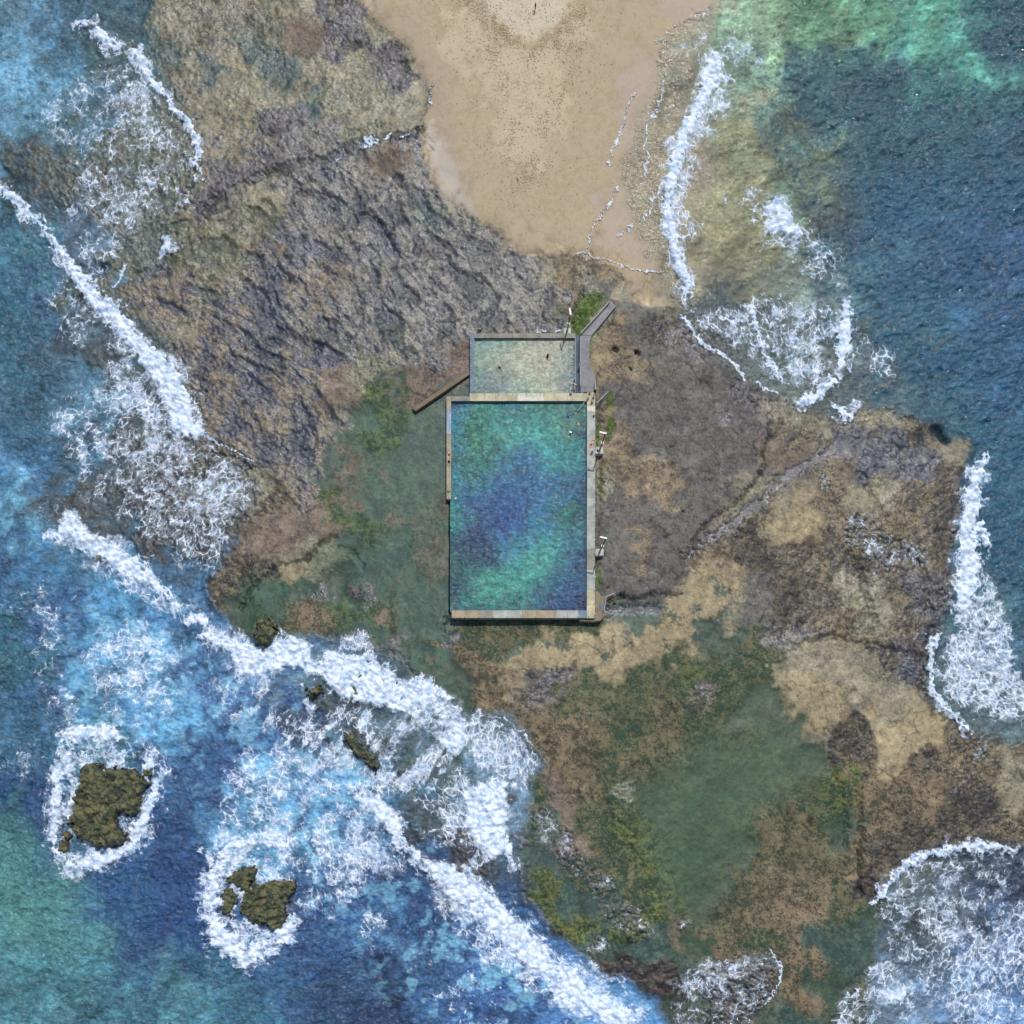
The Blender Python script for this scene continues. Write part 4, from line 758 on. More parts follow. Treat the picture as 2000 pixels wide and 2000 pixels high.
def mat_water(name, fine_k=1.0, rough=.16, chopscale=1.0):
    t = NT(name)
    A = t.attr('water_tone'); op = A.outputs['Alpha']; dens = t.attr('foam').outputs['Fac']; flow = t.attr('flow').outputs['Fac']; agit = t.attr('chop').outputs['Fac']
    v = t.mapv(R(35), (1.0, 2.0, 1)); v2 = t.mapv(R(-30), (1.0, 1.7, 1))
    w1 = t.tex(.40 * chopscale, 3, .55, v, .8); w2 = t.tex(1.0 * chopscale, 1.5, .5, v2, 1.2); w3 = t.tex(2.5 * chopscale, 1, .5, v, .8)
    b = t.bump(w1, t.math('MULTIPLY', agit, 1.0), 1.0 * fine_k / chopscale)
    b = t.bump(w2, t.math('MULTIPLY', agit, 1.0), .46 * fine_k / chopscale, b)
    b = t.bump(w3, 1.0, .13 * fine_k / chopscale, b)
    # water body: thin places let the bottom through
    tr = t.n('ShaderNodeBsdfTransparent'); t.set(tr, 'Color', (.965, .985, .98, 1))
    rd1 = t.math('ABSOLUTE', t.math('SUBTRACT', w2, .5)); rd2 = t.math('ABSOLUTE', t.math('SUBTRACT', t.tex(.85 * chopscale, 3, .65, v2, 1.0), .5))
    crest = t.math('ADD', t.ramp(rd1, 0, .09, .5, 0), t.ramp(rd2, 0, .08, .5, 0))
    ripl_glint = t.math('ADD', t.ramp(t.math('ADD', w2, w1), .7, 1.3, .66, 1.12), t.math('MULTIPLY', crest, .42))  # ripple tone for the body colour; the light crest lines are painted highlights
    cc = t.n('ShaderNodeCombineColor'); [t.set(cc, i, ripl_glint) for i in range(3)]
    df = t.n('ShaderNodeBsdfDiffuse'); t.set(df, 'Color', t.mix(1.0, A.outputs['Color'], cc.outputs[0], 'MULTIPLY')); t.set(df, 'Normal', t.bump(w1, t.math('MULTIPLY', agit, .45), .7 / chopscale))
    m1 = t.n('ShaderNodeMixShader'); t.set(m1, 0, op); t.t.links.new(tr.outputs[0], m1.inputs[1]); t.t.links.new(df.outputs[0], m1.inputs[2])
    gl = t.n('ShaderNodeBsdfGlossy'); t.set(gl, 'Roughness', rough); t.set(gl, 'Normal', b)
    fr = t.n('ShaderNodeFresnel'); t.set(fr, 'IOR', 1.6); t.set(fr, 'Normal', b)
    m2 = t.n('ShaderNodeMixShader'); t.set(m2, 0, t.math('MULTIPLY', fr.outputs[0], t.ramp(t.math('ADD', op, dens), .0, .22))); t.t.links.new(m1.outputs[0], m2.inputs[1]); t.t.links.new(gl.outputs[0], m2.inputs[2])
    # foam
    fn = t.tex(4.0, 3, .6); fn2 = t.tex(1.1, 4, .6)
    wn = t.n('ShaderNodeTexNoise'); t.set(wn, 'Scale', .33); t.set(wn, 'Detail', 4); t.set(wn, 'Roughness', .6); t.set(wn, 'Vector', t.pos())
    off = t.n('ShaderNodeVectorMath', operation='MULTIPLY_ADD'); t.set(off, 0, wn.outputs['Color']); off.inputs[1].default_value = (3.2, 3.2, 0); t.set(off, 2, t.pos())
    rot = t.n('ShaderNodeVectorRotate', rotation_type='Z_AXIS'); t.set(rot, 'Vector', off.outputs[0]); t.set(rot, 'Angle', flow)
    sc = t.n('ShaderNodeVectorMath', operation='MULTIPLY'); t.set(sc, 0, rot.outputs[0]); sc.inputs[1].default_value = (.52, 1.0, 1)
    def vor(s):
        v_ = t.n('ShaderNodeTexVoronoi', feature='DISTANCE_TO_EDGE', voronoi_dimensions='2D'); t.set(v_, 'Scale', s); t.set(v_, 'Vector', sc.outputs[0]); return v_.outputs['Distance']
    e1 = vor(.88); e2 = vor(2.3)
    dn = t.math('ADD', dens, t.math('MULTIPLY', t.math('SUBTRACT', fn2, .5), .34))
    stv = t.n('ShaderNodeVectorMath', operation='MULTIPLY'); t.set(stv, 0, sc.outputs[0]); stv.inputs[1].default_value = (.35, 1.0, 1)
    strk = t.tex(1.5, 3, .6, stv.outputs[0])
    dn = t.math('ADD', dn, t.math('MULTIPLY', t.math('SUBTRACT', strk, .5), .42))
    wd1 = t.math('MULTIPLY', t.math('SUBTRACT', dn, .30), .25); wd2 = t.math('MULTIPLY', t.math('SUBTRACT', dn, .46), .42)
    c1 = t.math('MULTIPLY', t.ramp(t.math('SUBTRACT', wd1, e1), -.035, .03), t.ramp(dn, .2, .62, 0, .9))
    c2 = t.math('MULTIPLY', t.ramp(t.math('SUBTRACT', wd2, e2), -.06, .05), t.ramp(dn, .38, .72, 0, .78))
    full = t.ramp(t.math('ADD', dens, t.math('MULTIPLY', t.math('SUBTRACT', fn, .5), .5)), .84, 1.06)
    fc = t.math('MAXIMUM', t.math('MAXIMUM', c1, c2), full)
    fc = t.math('MAXIMUM', fc, t.math('MULTIPLY', t.ramp(dn, .35, .85, 0, .42), t.ramp(fn, .3, .7, .4, 1)))
    fc = t.math('MULTIPLY', fc, t.ramp(dens, .04, .22))
    fb = t.bump(fn2, .7, .45, t.bump(fn, .7, .12))
    fd = t.n('ShaderNodeBsdfDiffuse'); t.set(fd, 'Color', t.mix(t.ramp(t.tex(.9, 4, .65), .35, .6), (.44, .57, .74, 1), (.80, .86, .93, 1))); t.set(fd, 'Normal', fb)
    m3 = t.n('ShaderNodeMixShader'); t.set(m3, 0, fc); t.t.links.new(m2.outputs[0], m3.inputs[1]); t.t.links.new(fd.outputs[0], m3.inputs[2])
    return t.out(m3.outputs[0])

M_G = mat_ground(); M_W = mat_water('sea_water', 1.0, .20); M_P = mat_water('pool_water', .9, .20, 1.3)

rockm = np.clip(1 - SMOOTH - .85 * cls('usand') - .8 * cls('dgr', 'gtl') - .6 * cls('grn', 'bspk', 'ylg') - .5 * cls('slab', 'slabt', 'tan', 'tang', 'mauv') - .5 * np.clip(lag + wl * .6, 0, 1), .06, 1) * (1 - np.clip(SAND, 0, 1) * .9)
cols = {'light_tone': rgba(colA, mixn), 'dark_tone': rgba(colB, ripple * (1 - .6 * calm * 0))}
fl = {'wet': wet, 'prints': prints.astype(np.float32), 'rock': rockm}
sandface = (SMOOTH > .5)
under = (wop > .5) & ~sandface
def structure(o): o['kind'] = 'structure'; return o
structure(grid_mesh('sand_beach', Zg, sandface, cols, fl, M_G))
structure(grid_mesh('sea_bed', Zg, under, cols, fl, M_G))
structure(grid_mesh('rock_reef', Zg, ~sandface & ~under, cols, fl, M_G))
present = ((wop > .02) | (cov > .02) | (D > .25))
present &= ~(box(880, 776, 1154, 1200) | box(921, 656, 1129, 772))
pr = present[:-1, :-1] | present[1:, :-1] | present[:-1, 1:] | present[1:, 1:]
present2 = present.copy(); present2[:-1, :-1] = pr
agit = np.clip(.35 + .65 * sea, 0, 1)
wc = {'water_tone': rgba(wcol * (2 - np.clip(wop, 0, 1))[..., None] * .84, np.clip(wop, 0, 1))}
wf = {'foam': dens, 'flow': flow, 'chop': agit}
surf = present2 & (D > .85) & (THK > .25)
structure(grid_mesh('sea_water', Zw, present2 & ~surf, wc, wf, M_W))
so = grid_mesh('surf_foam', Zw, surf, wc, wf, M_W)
so['kind'] = 'stuff'; so['label'] = 'thick white foam of the breaking surf along the reef edge'; so['category'] = 'surf'

# ------------------------------------------------------------------ the pools' water
def pool_water(name, x0, y0, x1, y1, z, pts, stepu=2.0, seed=5, vein=.15):
    p0 = at(x0, y1, z); p1 = at(x1, y0, z)
    nx = int((x1 - x0) / stepu) + 1; ny = int((y1 - y0) / stepu) + 1
    ax = np.linspace(x0, x1, nx); ay = np.linspace(y0, y1, ny)
    gxx, gyy = np.meshgrid(ax, ay)
    rg = np.random.default_rng(seed)
    def nz(sc, be=2.6):
        f = np.fft.rfft2(rg.standard_normal((ny, nx))); k2 = np.fft.fftfreq(ny)[:, None] ** 2 + np.fft.rfftfreq(nx)[None] ** 2
        a = 1 / (k2 + (stepu / sc) ** 2) ** (be / 2); a[0, 0] = 0; o = np.fft.irfft2(f * a, s=(ny, nx)); return o / o.std()
    wx = gxx + nz(30) * 6; wy = gyy + nz(30) * 6
    acc = np.zeros((ny, nx, 4)); ws = np.zeros((ny, nx))
    for x, y, c, o in pts:
        w = 1 / (((wx - x) ** 2 + (wy - y) ** 2) + 900) ** 2
        acc += w[..., None] * np.array(list(s2l(c)) + [o]); ws += w
    acc /= ws[..., None]
    acc[..., :3] *= (2 - acc[..., 3:4]) * (np.array([.66, .80, .74]) if vein > .15 else np.array([1.05, 1.02, .95]))
    acc[..., :3] *= np.exp(vein * nz(12) + vein * .8 * nz(5, 2))[..., None]
    Z = z + .025 * nz(14) + .012 * nz(6)
    kx = (gxx - x0) / (x1 - x0); ky = (y1 - gyy) / (y1 - y0)
    X = p0.x + kx * (p1.x - p0.x); Y = p0.y + ky * (p1.y - p0.y)
    fm = np.ones((ny, nx), bool)
    z0 = np.zeros((ny, nx))
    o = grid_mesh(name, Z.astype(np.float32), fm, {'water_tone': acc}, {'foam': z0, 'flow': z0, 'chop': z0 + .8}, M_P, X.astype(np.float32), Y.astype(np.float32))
    return structure(o)
BP = """890,800 50,95,130;940,800 66,130,110;1000,795 60,110,125;1060,800 70,125,115;1120,800 80,110,115;1140,850 42,62,95;920,840 55,112,85;880,830 60,125,150;1000,840 80,155,145;1060,850 72,155,145;1100,840 78,140,120;1115,820 92,128,108;900,900 52,100,72;940,900 52,105,84;930,870 66,122,92;960,920 60,125,135;1030,910 45,90,138;1100,890 55,132,135;1070,880 66,145,150;890,870 55,125,140;886,950 48,125,140;884,900 45,100,140;920,990 28,58,128;980,950 40,80,138;1050,960 46,100,148;1110,960 48,105,145;1140,950 30,60,100;890,1010 58,140,130;930,1040 26,45,95;1000,1020 30,60,130;1060,1030 50,112,142;1115,1005 46,110,75;1120,1050 45,100,120;1140,1080 24,45,92;890,1100 36,90,82;950,1090 25,42,85;910,1070 28,50,88;1000,1080 56,122,158;1050,1100 74,160,148;1070,1080 75,158,148;1090,1060 62,138,145;1110,1100 40,75,118;886,1150 32,58,88;915,1150 40,75,92;955,1150 80,170,140;930,1165 70,150,125;1000,1140 66,148,132;1030,1120 74,155,140;1050,1150 42,85,110;1110,1150 38,75,120;930,1183 36,62,105;960,1180 45,85,100;1000,1185 52,105,100;1080,1180 28,55,108;1135,1180 24,42,90;1140,1000 30,58,105;1000,985 38,78,140"""
bp = []
for t in BP.split(';'):
    c, k = t.split(); x, y = map(float, c.split(',')); bp.append((x, y, tuple(float(q) for q in k.split(',')), .96))
pool_water('big_pool_water', 879, 780, 1149, 1196, .55, bp, vein=.17)
SP = """935,668 95,140,140;975,668 120,155,148;1030,670 165,168,150;1090,670 170,165,145;930,700 120,150,132;930,740 95,132,125;930,765 82,112,105;970,700 165,170,148;1010,720 172,172,150;1060,710 170,168,146;1060,750 155,158,138;1000,760 120,150,138;965,755 84,98,118;955,765 80,95,115;1090,740 165,158,140;1100,700 160,160,140;1110,740 115,150,145;1110,690 120,140,135;1120,700 70,100,120;1120,745 75,105,125;978,721 90,100,95;1030,765 120,150,135"""
spp = []
for t in SP.split(';'):
    c, k = t.split(); x, y = map(float, c.split(',')); spp.append((x, y, tuple(float(q) for q in k.split(',')), .62))
pool_water('small_pool_water', 925, 658, 1125, 770, .62, spp, seed=9, vein=.12)
for (w, pts) in (('tidal_pool_water', None),):
    pass
# ------------------------------------------------------------------ simple materials
def concrete(name, c, c2=None, blotch=.85, rough=.85):
    t = NT(name); c2 = c2 or tuple(q * .74 for q in c)
    a = t.tex(.55, 5, .7); b = t.tex(7.0, 3, .7)
    f = t.ramp(t.math('ADD', t.math('MULTIPLY', a, .75), t.math('MULTIPLY', b, .35)), .42, .70, 0, blotch)
    col = t.mix(f, lin(*c), lin(*c2))
    sp = t.n('ShaderNodeTexVoronoi'); t.set(sp, 'Scale', 4.0); t.set(sp, 'Vector', t.pos())
    col = t.mix(t.ramp(sp.outputs['Distance'], .05, .16, .45, 0), col, lin(70, 66, 58))
    return t.out(t.principled(Base_Color=col, Roughness=rough, Normal=t.bump(b, .5, .05)))
def plain(name, c, rough=.6, metal=0.0, var=.12):
    t = NT(name)
    g = t.ramp(t.tex(12, 2), .3, .7, 1 - var, 1 + var); cc = t.n('ShaderNodeCombineColor'); [t.set(cc, i, g) for i in range(3)]
    return t.out(t.principled(Base_Color=t.mix(1.0, lin(*c), cc.outputs[0], 'MULTIPLY'), Roughness=rough, Metallic=metal))
CM = {k: concrete('concrete_' + k, c) for k, c in dict(cream=(202,192,160), tan=(172,157,130), greytan=(150,146,132), pale=(178,180,170), blue=(160,174,192), slate=(118,134,146), deepslate=(92,104,116),
      bright=(222,216,196), path=(140,138,138), ramp=(146,144,144), base=(198,194,180), footing=(150,134,108), teal=(124,150,160), brown=(128,112,90)).items()}
M_STEEL = plain('galvanised_steel', (120,122,124), .45, .5); M_WHITE = plain('white_paint', (232,232,228), .5); M_BLACK = plain('black_paint', (26,26,30), .5)
M_GREY = plain('grey_paint', (128,134,142), .5); M_PIPE = plain('rail_pipe', (205,200,196), .4, .3)

def link(name, bm, mat, parent=None, smooth=False):
    me = bpy.data.meshes.new(name); bm.to_mesh(me); bm.free()
    if smooth: me.polygons.foreach_set('use_smooth', [True] * len(me.polygons))
    me.materials.append(mat); o = bpy.data.objects.new(name, me); COL.objects.link(o)
    if parent is not None:
        o.parent = parent
    return o
def thing(name, label, cat, loc=(0, 0, 0), rz=0.0, group=None):
    o = bpy.data.objects.new(name, None); COL.objects.link(o); o.location = loc; o.rotation_euler = (0, 0, rz)
    o.empty_display_size = .3
    o['label'] = label; o['category'] = cat
    if group: o['group'] = group
    return o
def tag(o, label, cat, group=None):
    o['label'] = label; o['category'] = cat
    if group: o['group'] = group
    return o
def prism_bm(pts, zt, zb, bev=.03, bm=None, org=(0, 0, 0)):
    """pts: plan positions of the top outline as seen at height zt"""
    bm = bm or bmesh.new()
    W = [at(x, y, zt) for x, y in pts]
    a = sum(W[i].x * W[(i + 1) % len(W)].y - W[(i + 1) % len(W)].x * W[i].y for i in range(len(W)))
    if a < 0: W = W[::-1]
    o = Vector(org)
    top = [bm.verts.new(Vector((w.x, w.y, zt)) - o) for w in W]; bot = [bm.verts.new(Vector((w.x, w.y, zb)) - o) for w in W]
    ft = bm.faces.new(top); bm.faces.new(bot[::-1])
    for i in range(len(W)):
        j = (i + 1) % len(W); bm.faces.new((top[j], top[i], bot[i], bot[j]))
    if bev: bmesh.ops.bevel(bm, geom=list(ft.edges), offset=bev, segments=2, affect='EDGES', profile=.5)
    bmesh.ops.recalc_face_normals(bm, faces=bm.faces)
    return bm
def tube_bm(bm, p, q, r0, r1=None, seg=8, caps=True):
    p = Vector(p); q = Vector(q); r1 = r0 if r1 is None else r1
    d = (q - p); L = d.length
    if L < 1e-5: return
    M = Matrix.Translation((p + q) / 2) @ d.to_track_quat('Z', 'Y').to_matrix().to_4x4()
    bmesh.ops.create_cone(bm, cap_ends=caps, segments=seg, radius1=r0, radius2=r1, depth=L, matrix=M)
def box_bm(bm, c, s, rz=0.0):
    M = Matrix.Translation(Vector(c)) @ Matrix.Rotation(rz, 4, 'Z') @ Matrix.Diagonal((s[0], s[1], s[2], 1))
    bmesh.ops.create_cube(bm, size=1.0, matrix=M)
def ball_bm(bm, c, r, s=(1, 1, 1), seg=10, M=None):
    MM = (M or Matrix.Identity(4)) @ Matrix.Translation(Vector(c)) @ Matrix.Diagonal((s[0], s[1], s[2], 1))
    bmesh.ops.create_uvsphere(bm, u_segments=seg, v_segments=max(6, seg - 2), radius=r, matrix=MM)

# ------------------------------------------------------------------ pool walls, slab by slab
WT = 1.2
def wall(label, slabs, axis, zt=WT, zb=-1.9, name='pool_wall'):
    """slabs: list of (x0,y0,x1,y1,material,label or None); a core below and separate cast slabs on top"""
    c = at((slabs[0][0] + slabs[-1][2]) / 2, (slabs[0][1] + slabs[-1][3]) / 2, 0)
    t = thing(name, label, 'wall', (c.x, c.y, 0))
    bm = bmesh.new()
    for s in slabs:
        e = .35
        prism_bm([(s[0] + e, s[1] + e), (s[2] - e, s[1] + e), (s[2] - e, s[3] - e), (s[0] + e, s[3] - e)], zt - .16, zb, 0, bm, (c.x, c.y, 0))
    link('wall_core', bm, CM['footing'], t)
    for s in slabs:
        g = .12
        gx0, gx1, gy0, gy1 = (g, g, 0, 0) if axis == 'x' else (0, 0, g, g)
        o = link('coping_slab', prism_bm([(s[0] + gx0, s[1] + gy0), (s[2] - gx1, s[1] + gy0), (s[2] - gx1, s[3] - gy1), (s[0] + gx0, s[3] - gy1)], zt + random.uniform(-.01, .01), zt - .155, .03, None, (c.x, c.y, 0)), CM[s[4]], t)
        if len(s) > 5 and s[5]: o['label'] = s[5]
    return t
wall('cream concrete walkway wall between the small pool and the large pool', [(881.5, 774, 917, 783, 'greytan', 'narrow weathered grey slab'), (917, 768, 962, 783, 'cream'), (962, 768, 1010, 783, 'cream'), (1010, 768, 1062, 783, 'bright'), (1062, 768, 1108, 783, 'cream'), (1108, 768, 1146, 783, 'cream')], 'x')
wall('thin concrete wall along the west side of the large pool, ending halfway', [(872, 774, 881, 801, 'tan'), (872, 801, 881, 848, 'blue', 'pale blue repaired slab'), (872, 848, 881, 864, 'tan'), (872, 864, 881, 920, 'tan'), (872, 920, 881, 975, 'tan')], 'y')
wall('long pale concrete wall along the east side of the large pool', [(1146.4, 766, 1162.5, 793, 'cream'), (1146.4, 793, 1162.5, 804, 'bright', 'bright patched slab'), (1146.4, 804, 1162.5, 861, 'pale'), (1146.4, 861, 1162.5, 914, 'pale'), (1146.4, 914, 1162.5, 958, 'pale'), (1146.4, 958, 1162.3, 990, 'pale'), (1146.2, 990, 1162.3, 1020, 'pale'), (1146, 1020, 1162, 1072, 'pale'), (1146, 1072, 1162, 1112, 'greytan'), (1146, 1112, 1162, 1152, 'pale'), (1146, 1152, 1162, 1180, 'cream'), (1146, 1180, 1162, 1207.5, 'cream')], 'y')
wall('patchy concrete wall along the south end of the large pool', [(882, 1192, 908, 1207, 'tan'), (908, 1192, 935, 1207, 'tan'), (935, 1192, 963, 1207, 'greytan'), (963, 1192, 992, 1207, 'pale'), (992, 1192, 1020, 1207, 'pale'), (1020, 1192, 1048, 1207, 'tan'), (1048, 1192, 1085, 1207, 'tan'), (1085, 1192, 1108, 1207, 'pale'), (1108, 1192, 1130, 1207, 'pale'), (1130, 1192, 1146, 1207, 'teal', 'slate blue slab')], 'x')
wall('grey concrete wall along the north side of the small pool', [(926.5, 651, 948, 660, 'greytan'), (948, 651, 1002, 660, 'greytan'), (1002, 651, 1054, 660, 'greytan'), (1054, 651, 1100, 660, 'greytan'), (1100, 651, 1124, 660, 'greytan')], 'x', 1.15)
wall('slate grey concrete wall along the west side of the small pool', [(917.5, 651, 926.3, 690, 'slate'), (917.5, 690, 926.3, 730, 'slate'), (917.5, 730, 926.3, 767.8, 'slate')], 'y', 1.15)
# pool lining (inside faces under water)
o = link('pool_lip', prism_bm([(1123.4, 660.3), (1125.2, 660.3), (1125.2, 767.7), (1123.4, 767.7)], 1.0, -.6, .02), CM['slate']); tag(o, 'thin slate kerb between the small pool and its dark tiled walkway', 'kerb')
o = link('pool_steps', prism_bm([(1116.5, 660.5), (1123.2, 660.5), (1123.2, 767.5), (1116.5, 767.5)], .45, -.6, .02), CM['teal']); tag(o, 'long submerged step along the east side of the small pool', 'steps')
# diagonal wall
t = bmesh.new(); prism_bm([(917, 723), (917, 731.5), (812, 802.5), (805.5, 797)], .75, -1.2, .03, t)
tag(link('diagonal_wall', t, CM['brown']), 'weathered brown concrete wall running diagonally from the small pool across the reef', 'wall')
# paths
structure(link('tiled_walkway', prism_bm([(1125.4, 655), (1133.6, 655), (1134, 767.6), (1125.4, 767.6)], .72, -.6, .02), CM['deepslate']))
pathpts = [(1134.2, 655.5), (1156, 655.5), (1152.5, 663), (1151, 670), (1150.6, 690), (1151, 705), (1153, 714), (1157.5, 722), (1161.5, 731), (1163.5, 742), (1163.5, 765.6), (1146, 765.6), (1134.2, 767.6)]
structure(link('footpath', prism_bm(pathpts, 1.05, -.6, .03), CM['path']))
structure(link('access_ramp', prism_bm([(1135, 655), (1134.5, 651), (1192, 587), (1203, 598), (1155.5, 655)], .98, -.6, .02), CM['ramp']))
o = link('kerb_wall', prism_bm([(1133, 650), (1135.3, 651.5), (1192, 588.5), (1190, 586.5)], 1.42, -.6, .02), CM['greytan']); tag(o, 'low concrete kerb along the upper side of the sloping ramp', 'kerb')
for y in (672, 690, 708, 728, 748):
    pass
# south-east landing with steps
t = thing('pool_landing', 'tan concrete landing and steps at the south east corner of the large pool', 'steps', (at(1172, 1185).x, at(1172, 1185).y, 0))
og = tuple(t.location)
link('platform', prism_bm([(1162.4, 1154), (1168, 1156), (1175, 1165), (1184, 1164), (1183, 1178), (1180, 1195), (1180, 1203), (1173, 1212), (1162.4, 1213)], .75, -1.2, .04, None, og), CM['footing'], t)
link('footing', prism_bm([(1132, 1207.6), (1162.2, 1207.6), (1162.2, 1214), (1132, 1212.5)], .6, -1.2, .04, None, og), CM['footing'], t)
for k, (a, b, z) in enumerate([(1168, 1192, .84), (1171, 1189, .93)]):
    link('step', prism_bm([(a, 1179), (1180.5, 1179), (1179.5, b), (a, b)], z, .7, .02, None, og), CM['slate' if k else 'greytan'], t)
# ------------------------------------------------------------------ stanchions on the walls
def make_post(label, loc, group):
    t = thing('stanchion', label, 'post', loc, 0, group)
    bm = bmesh.new(); tube_bm(bm, (0, 0, 0), (0, 0, .86), .045, .038); link('post', bm, M_STEEL, t)
    bm = bmesh.new(); tube_bm(bm, (0, 0, 0), (0, 0, .03), .11); link('base_plate', bm, M_STEEL, t)
    bm = bmesh.new(); ball_bm(bm, (0, 0, .9), .075); link('cap', bm, M_WHITE, t)
    return t
def copy_tree(o, parent=None):
    c = o.copy(); COL.objects.link(c)
    if parent is not None: c.parent = parent
    for ch in list(o.children): copy_tree(ch, c)
    return c
ORD = ['first', 'second', 'third', 'fourth', 'fifth', 'sixth', 'seventh', 'eighth', 'ninth', 'tenth', 'eleventh', 'twelfth', 'thirteenth', 'fourteenth', 'fifteenth', 'sixteenth']
proto = None
rows = [([(x, 653.5) for x in (948, 975, 1002, 1029, 1053, 1080)], 1.15, 'from the west on the north wall of the small pool'),
        ([(x, 770.5) for x in (947.5, 974.5, 1001, 1029, 1056, 1083)], 1.2, 'from the west on the cream wall between the two pools'),
        ([(919.6, y) for y in (676, 698, 720, 731, 749)], 1.15, 'from the north on the west wall of the small pool'),
        ([(1161.2, 840 + 24.1 * k) for k in range(16)], 1.2, 'from the north on the east wall of the large pool'),
        ([(x, 1205.2) for x in (884.5, 908, 935, 963, 990, 1018, 1046, 1073, 1101, 1129, 1149.5)], 1.2, 'from the west on the south wall of the large pool')]
for pts, z, ph in rows:
    for k, (x, y) in enumerate(pts):
        loc = at(x, y, z + .01); lab = 'short metal post, %s %s' % (ORD[k], ph)
        if proto is None: proto = make_post(lab, loc, 'metal posts along the pool walls')
        else:
            c = copy_tree(proto); c.location = loc; c['label'] = lab
# ------------------------------------------------------------------ rails
def rail(name, label, pts, hgt=.95, r=.035, mid=True, mat=None, every=2.2):
    """pts: list of (px,py,z of the ground there)"""
    W = [at(x, y, z + hgt) for x, y, z in pts]; Z = [z for _, _, z in pts]
    o = thing(name, label, 'handrail', (W[0].x, W[0].y, Z[0])); og = Vector(o.location); mat = mat or M_PIPE
    bm = bmesh.new()
    for a, b in zip(W[:-1], W[1:]): tube_bm(bm, a - og, b - og, r)
    for a in W: ball_bm(bm, a - og, r * 1.05)
    link('top_rail', bm, mat, o)
    if mid:
        bm = bmesh.new()
        for a, b in zip(W[:-1], W[1:]): tube_bm(bm, a - og - Vector((0, 0, hgt * .45)), b - og - Vector((0, 0, hgt * .45)), r * .7)
        link('middle_rail', bm, mat, o)
    for (a, b, za, zb) in zip(W[:-1], W[1:], Z[:-1], Z[1:]):
        k = max(1, int((b - a).length / every))
        for q in range(k + (1 if b is W[-1] else 0)):
            p = a.lerp(b, q / k); zg = za + (zb - za) * q / k
            bm = bmesh.new(); tube_bm(bm, (p.x - og.x, p.y - og.y, zg - og.z - .1), p - og, r * .9); link('post', bm, mat, o)
    return o
rail('handrail', 'long pale handrail between the dark tiled walkway and the concrete path', [(1134.2, 656, 1.05), (1134.2, 700, 1.05), (1134.2, 752, 1.05)], .9, .06)
rail('handrail', 'short handrail at the outer edge of the path by the pool corner', [(1163, 744, 1.05), (1162.6, 762, 1.05)], .9, .05)
rail('handrail', 'white handrail slanting down into the north east corner of the large pool', [(1147, 778, 1.2), (1128, 803, .0)], .75, .06, False)
rail('handrail', 'blue and white handrail sloping from the pool wall down to the reef', [(1165.5, 787, .35), (1188, 764.5, .1)], .9, .06, False)
rail('handrail', 'slim white rail on the kerb of the small pool steps', [(1123.4, 662, .95), (1123.4, 762, .95)], .7, .035, False)
rail('handrail', 'bent pale handrail around the landing at the south east corner', [(1200, 1158.5, .3), (1184.5, 1164.5, .7), (1179.5, 1191.5, .7), (1194, 1199.5, .0), (1202, 1192, .0)], .85, .05)
rail('handrail', 'handrail fixed on top of the kerb beside the ramp', [(1134.2, 650.6, 1.4), (1190.5, 587.8, 1.4)], .45, .035, False)
# ------------------------------------------------------------------ flood light poles
def lamp(label, bx, base, top, headdir, blk):
    b = at(base[0], base[1], 1.2)
    t = thing('light_pole', label, 'light pole', (b.x, b.y, 0), 0, 'light poles on concrete blocks beside the pools')
    og = (b.x, b.y, 0)
    link('concrete_block', prism_bm([(blk[0], blk[1]), (blk[2], blk[1]), (blk[2], blk[3]), (blk[0], blk[3])], 1.2, -1.4, .04, None, og), CM['base'], t)
    zc = 1.2 + (top - 1.2) * .46
    bm = bmesh.new(); tube_bm(bm, (0, 0, 1.2), (0, 0, zc), .17, .14, 12); link('lower_pole', bm, M_GREY, t)
    bm = bmesh.new(); tube_bm(bm, (0, 0, 1.2), (0, 0, 1.27), .28, .28, 12)
    for k in range(4): tube_bm(bm, (.2 * math.cos(k * 1.57 + .8), .2 * math.sin(k * 1.57 + .8), 1.26), (.2 * math.cos(k * 1.57 + .8), .2 * math.sin(k * 1.57 + .8), 1.34), .03)
    link('base_flange', bm, M_GREY, t)
    bm = bmesh.new(); tube_bm(bm, (0, 0, zc), (0, 0, zc + .12), .26, .26, 14); link('collar', bm, M_WHITE, t)
    bm = bmesh.new(); tube_bm(bm, (0, 0, zc + .1), (0, 0, top - .1), .125, .1, 12); link('upper_pole', bm, M_BLACK, t)
    d = Vector(headdir).normalized(); n_ = Vector((-d.y, d.x))
    ang = math.atan2(d.y, d.x)
    bm = bmesh.new(); box_bm(bm, (d.x * .5, d.y * .5, top), (1.35, .30, .13), ang)
    bmesh.ops.bevel(bm, geom=bm.edges[:], offset=.05, segments=2, affect='EDGES')
    h = link('lamp_head', bm, M_WHITE, t)
    bm = bmesh.new(); box_bm(bm, (d.x * .55, d.y * .55, top - .075), (.9, .2, .03), ang); link('lens', bm, M_GREY, h)
    bm = bmesh.new(); tube_bm(bm, (0, 0, top - .18), (0, 0, top + .02), .13, .13, 10); link('bracket', bm, M_GREY, t)
    return t
lamp('tall light pole on the block beside the middle of the east wall, nearer the path', 0, (1171, 880), 8.7, (-1, .22), (1163, 872.8, 1178.6, 886))
lamp('tall light pole on the block toward the south end of the east wall', 0, (1171, 1078), 9.2, (-1, .22), (1163, 1072, 1179, 1085))
lamp('tall light pole on the square block north of the small pool', 0, (1107.5, 647), 7.0, (-.18, 1), (1101, 640, 1115, 651.4))
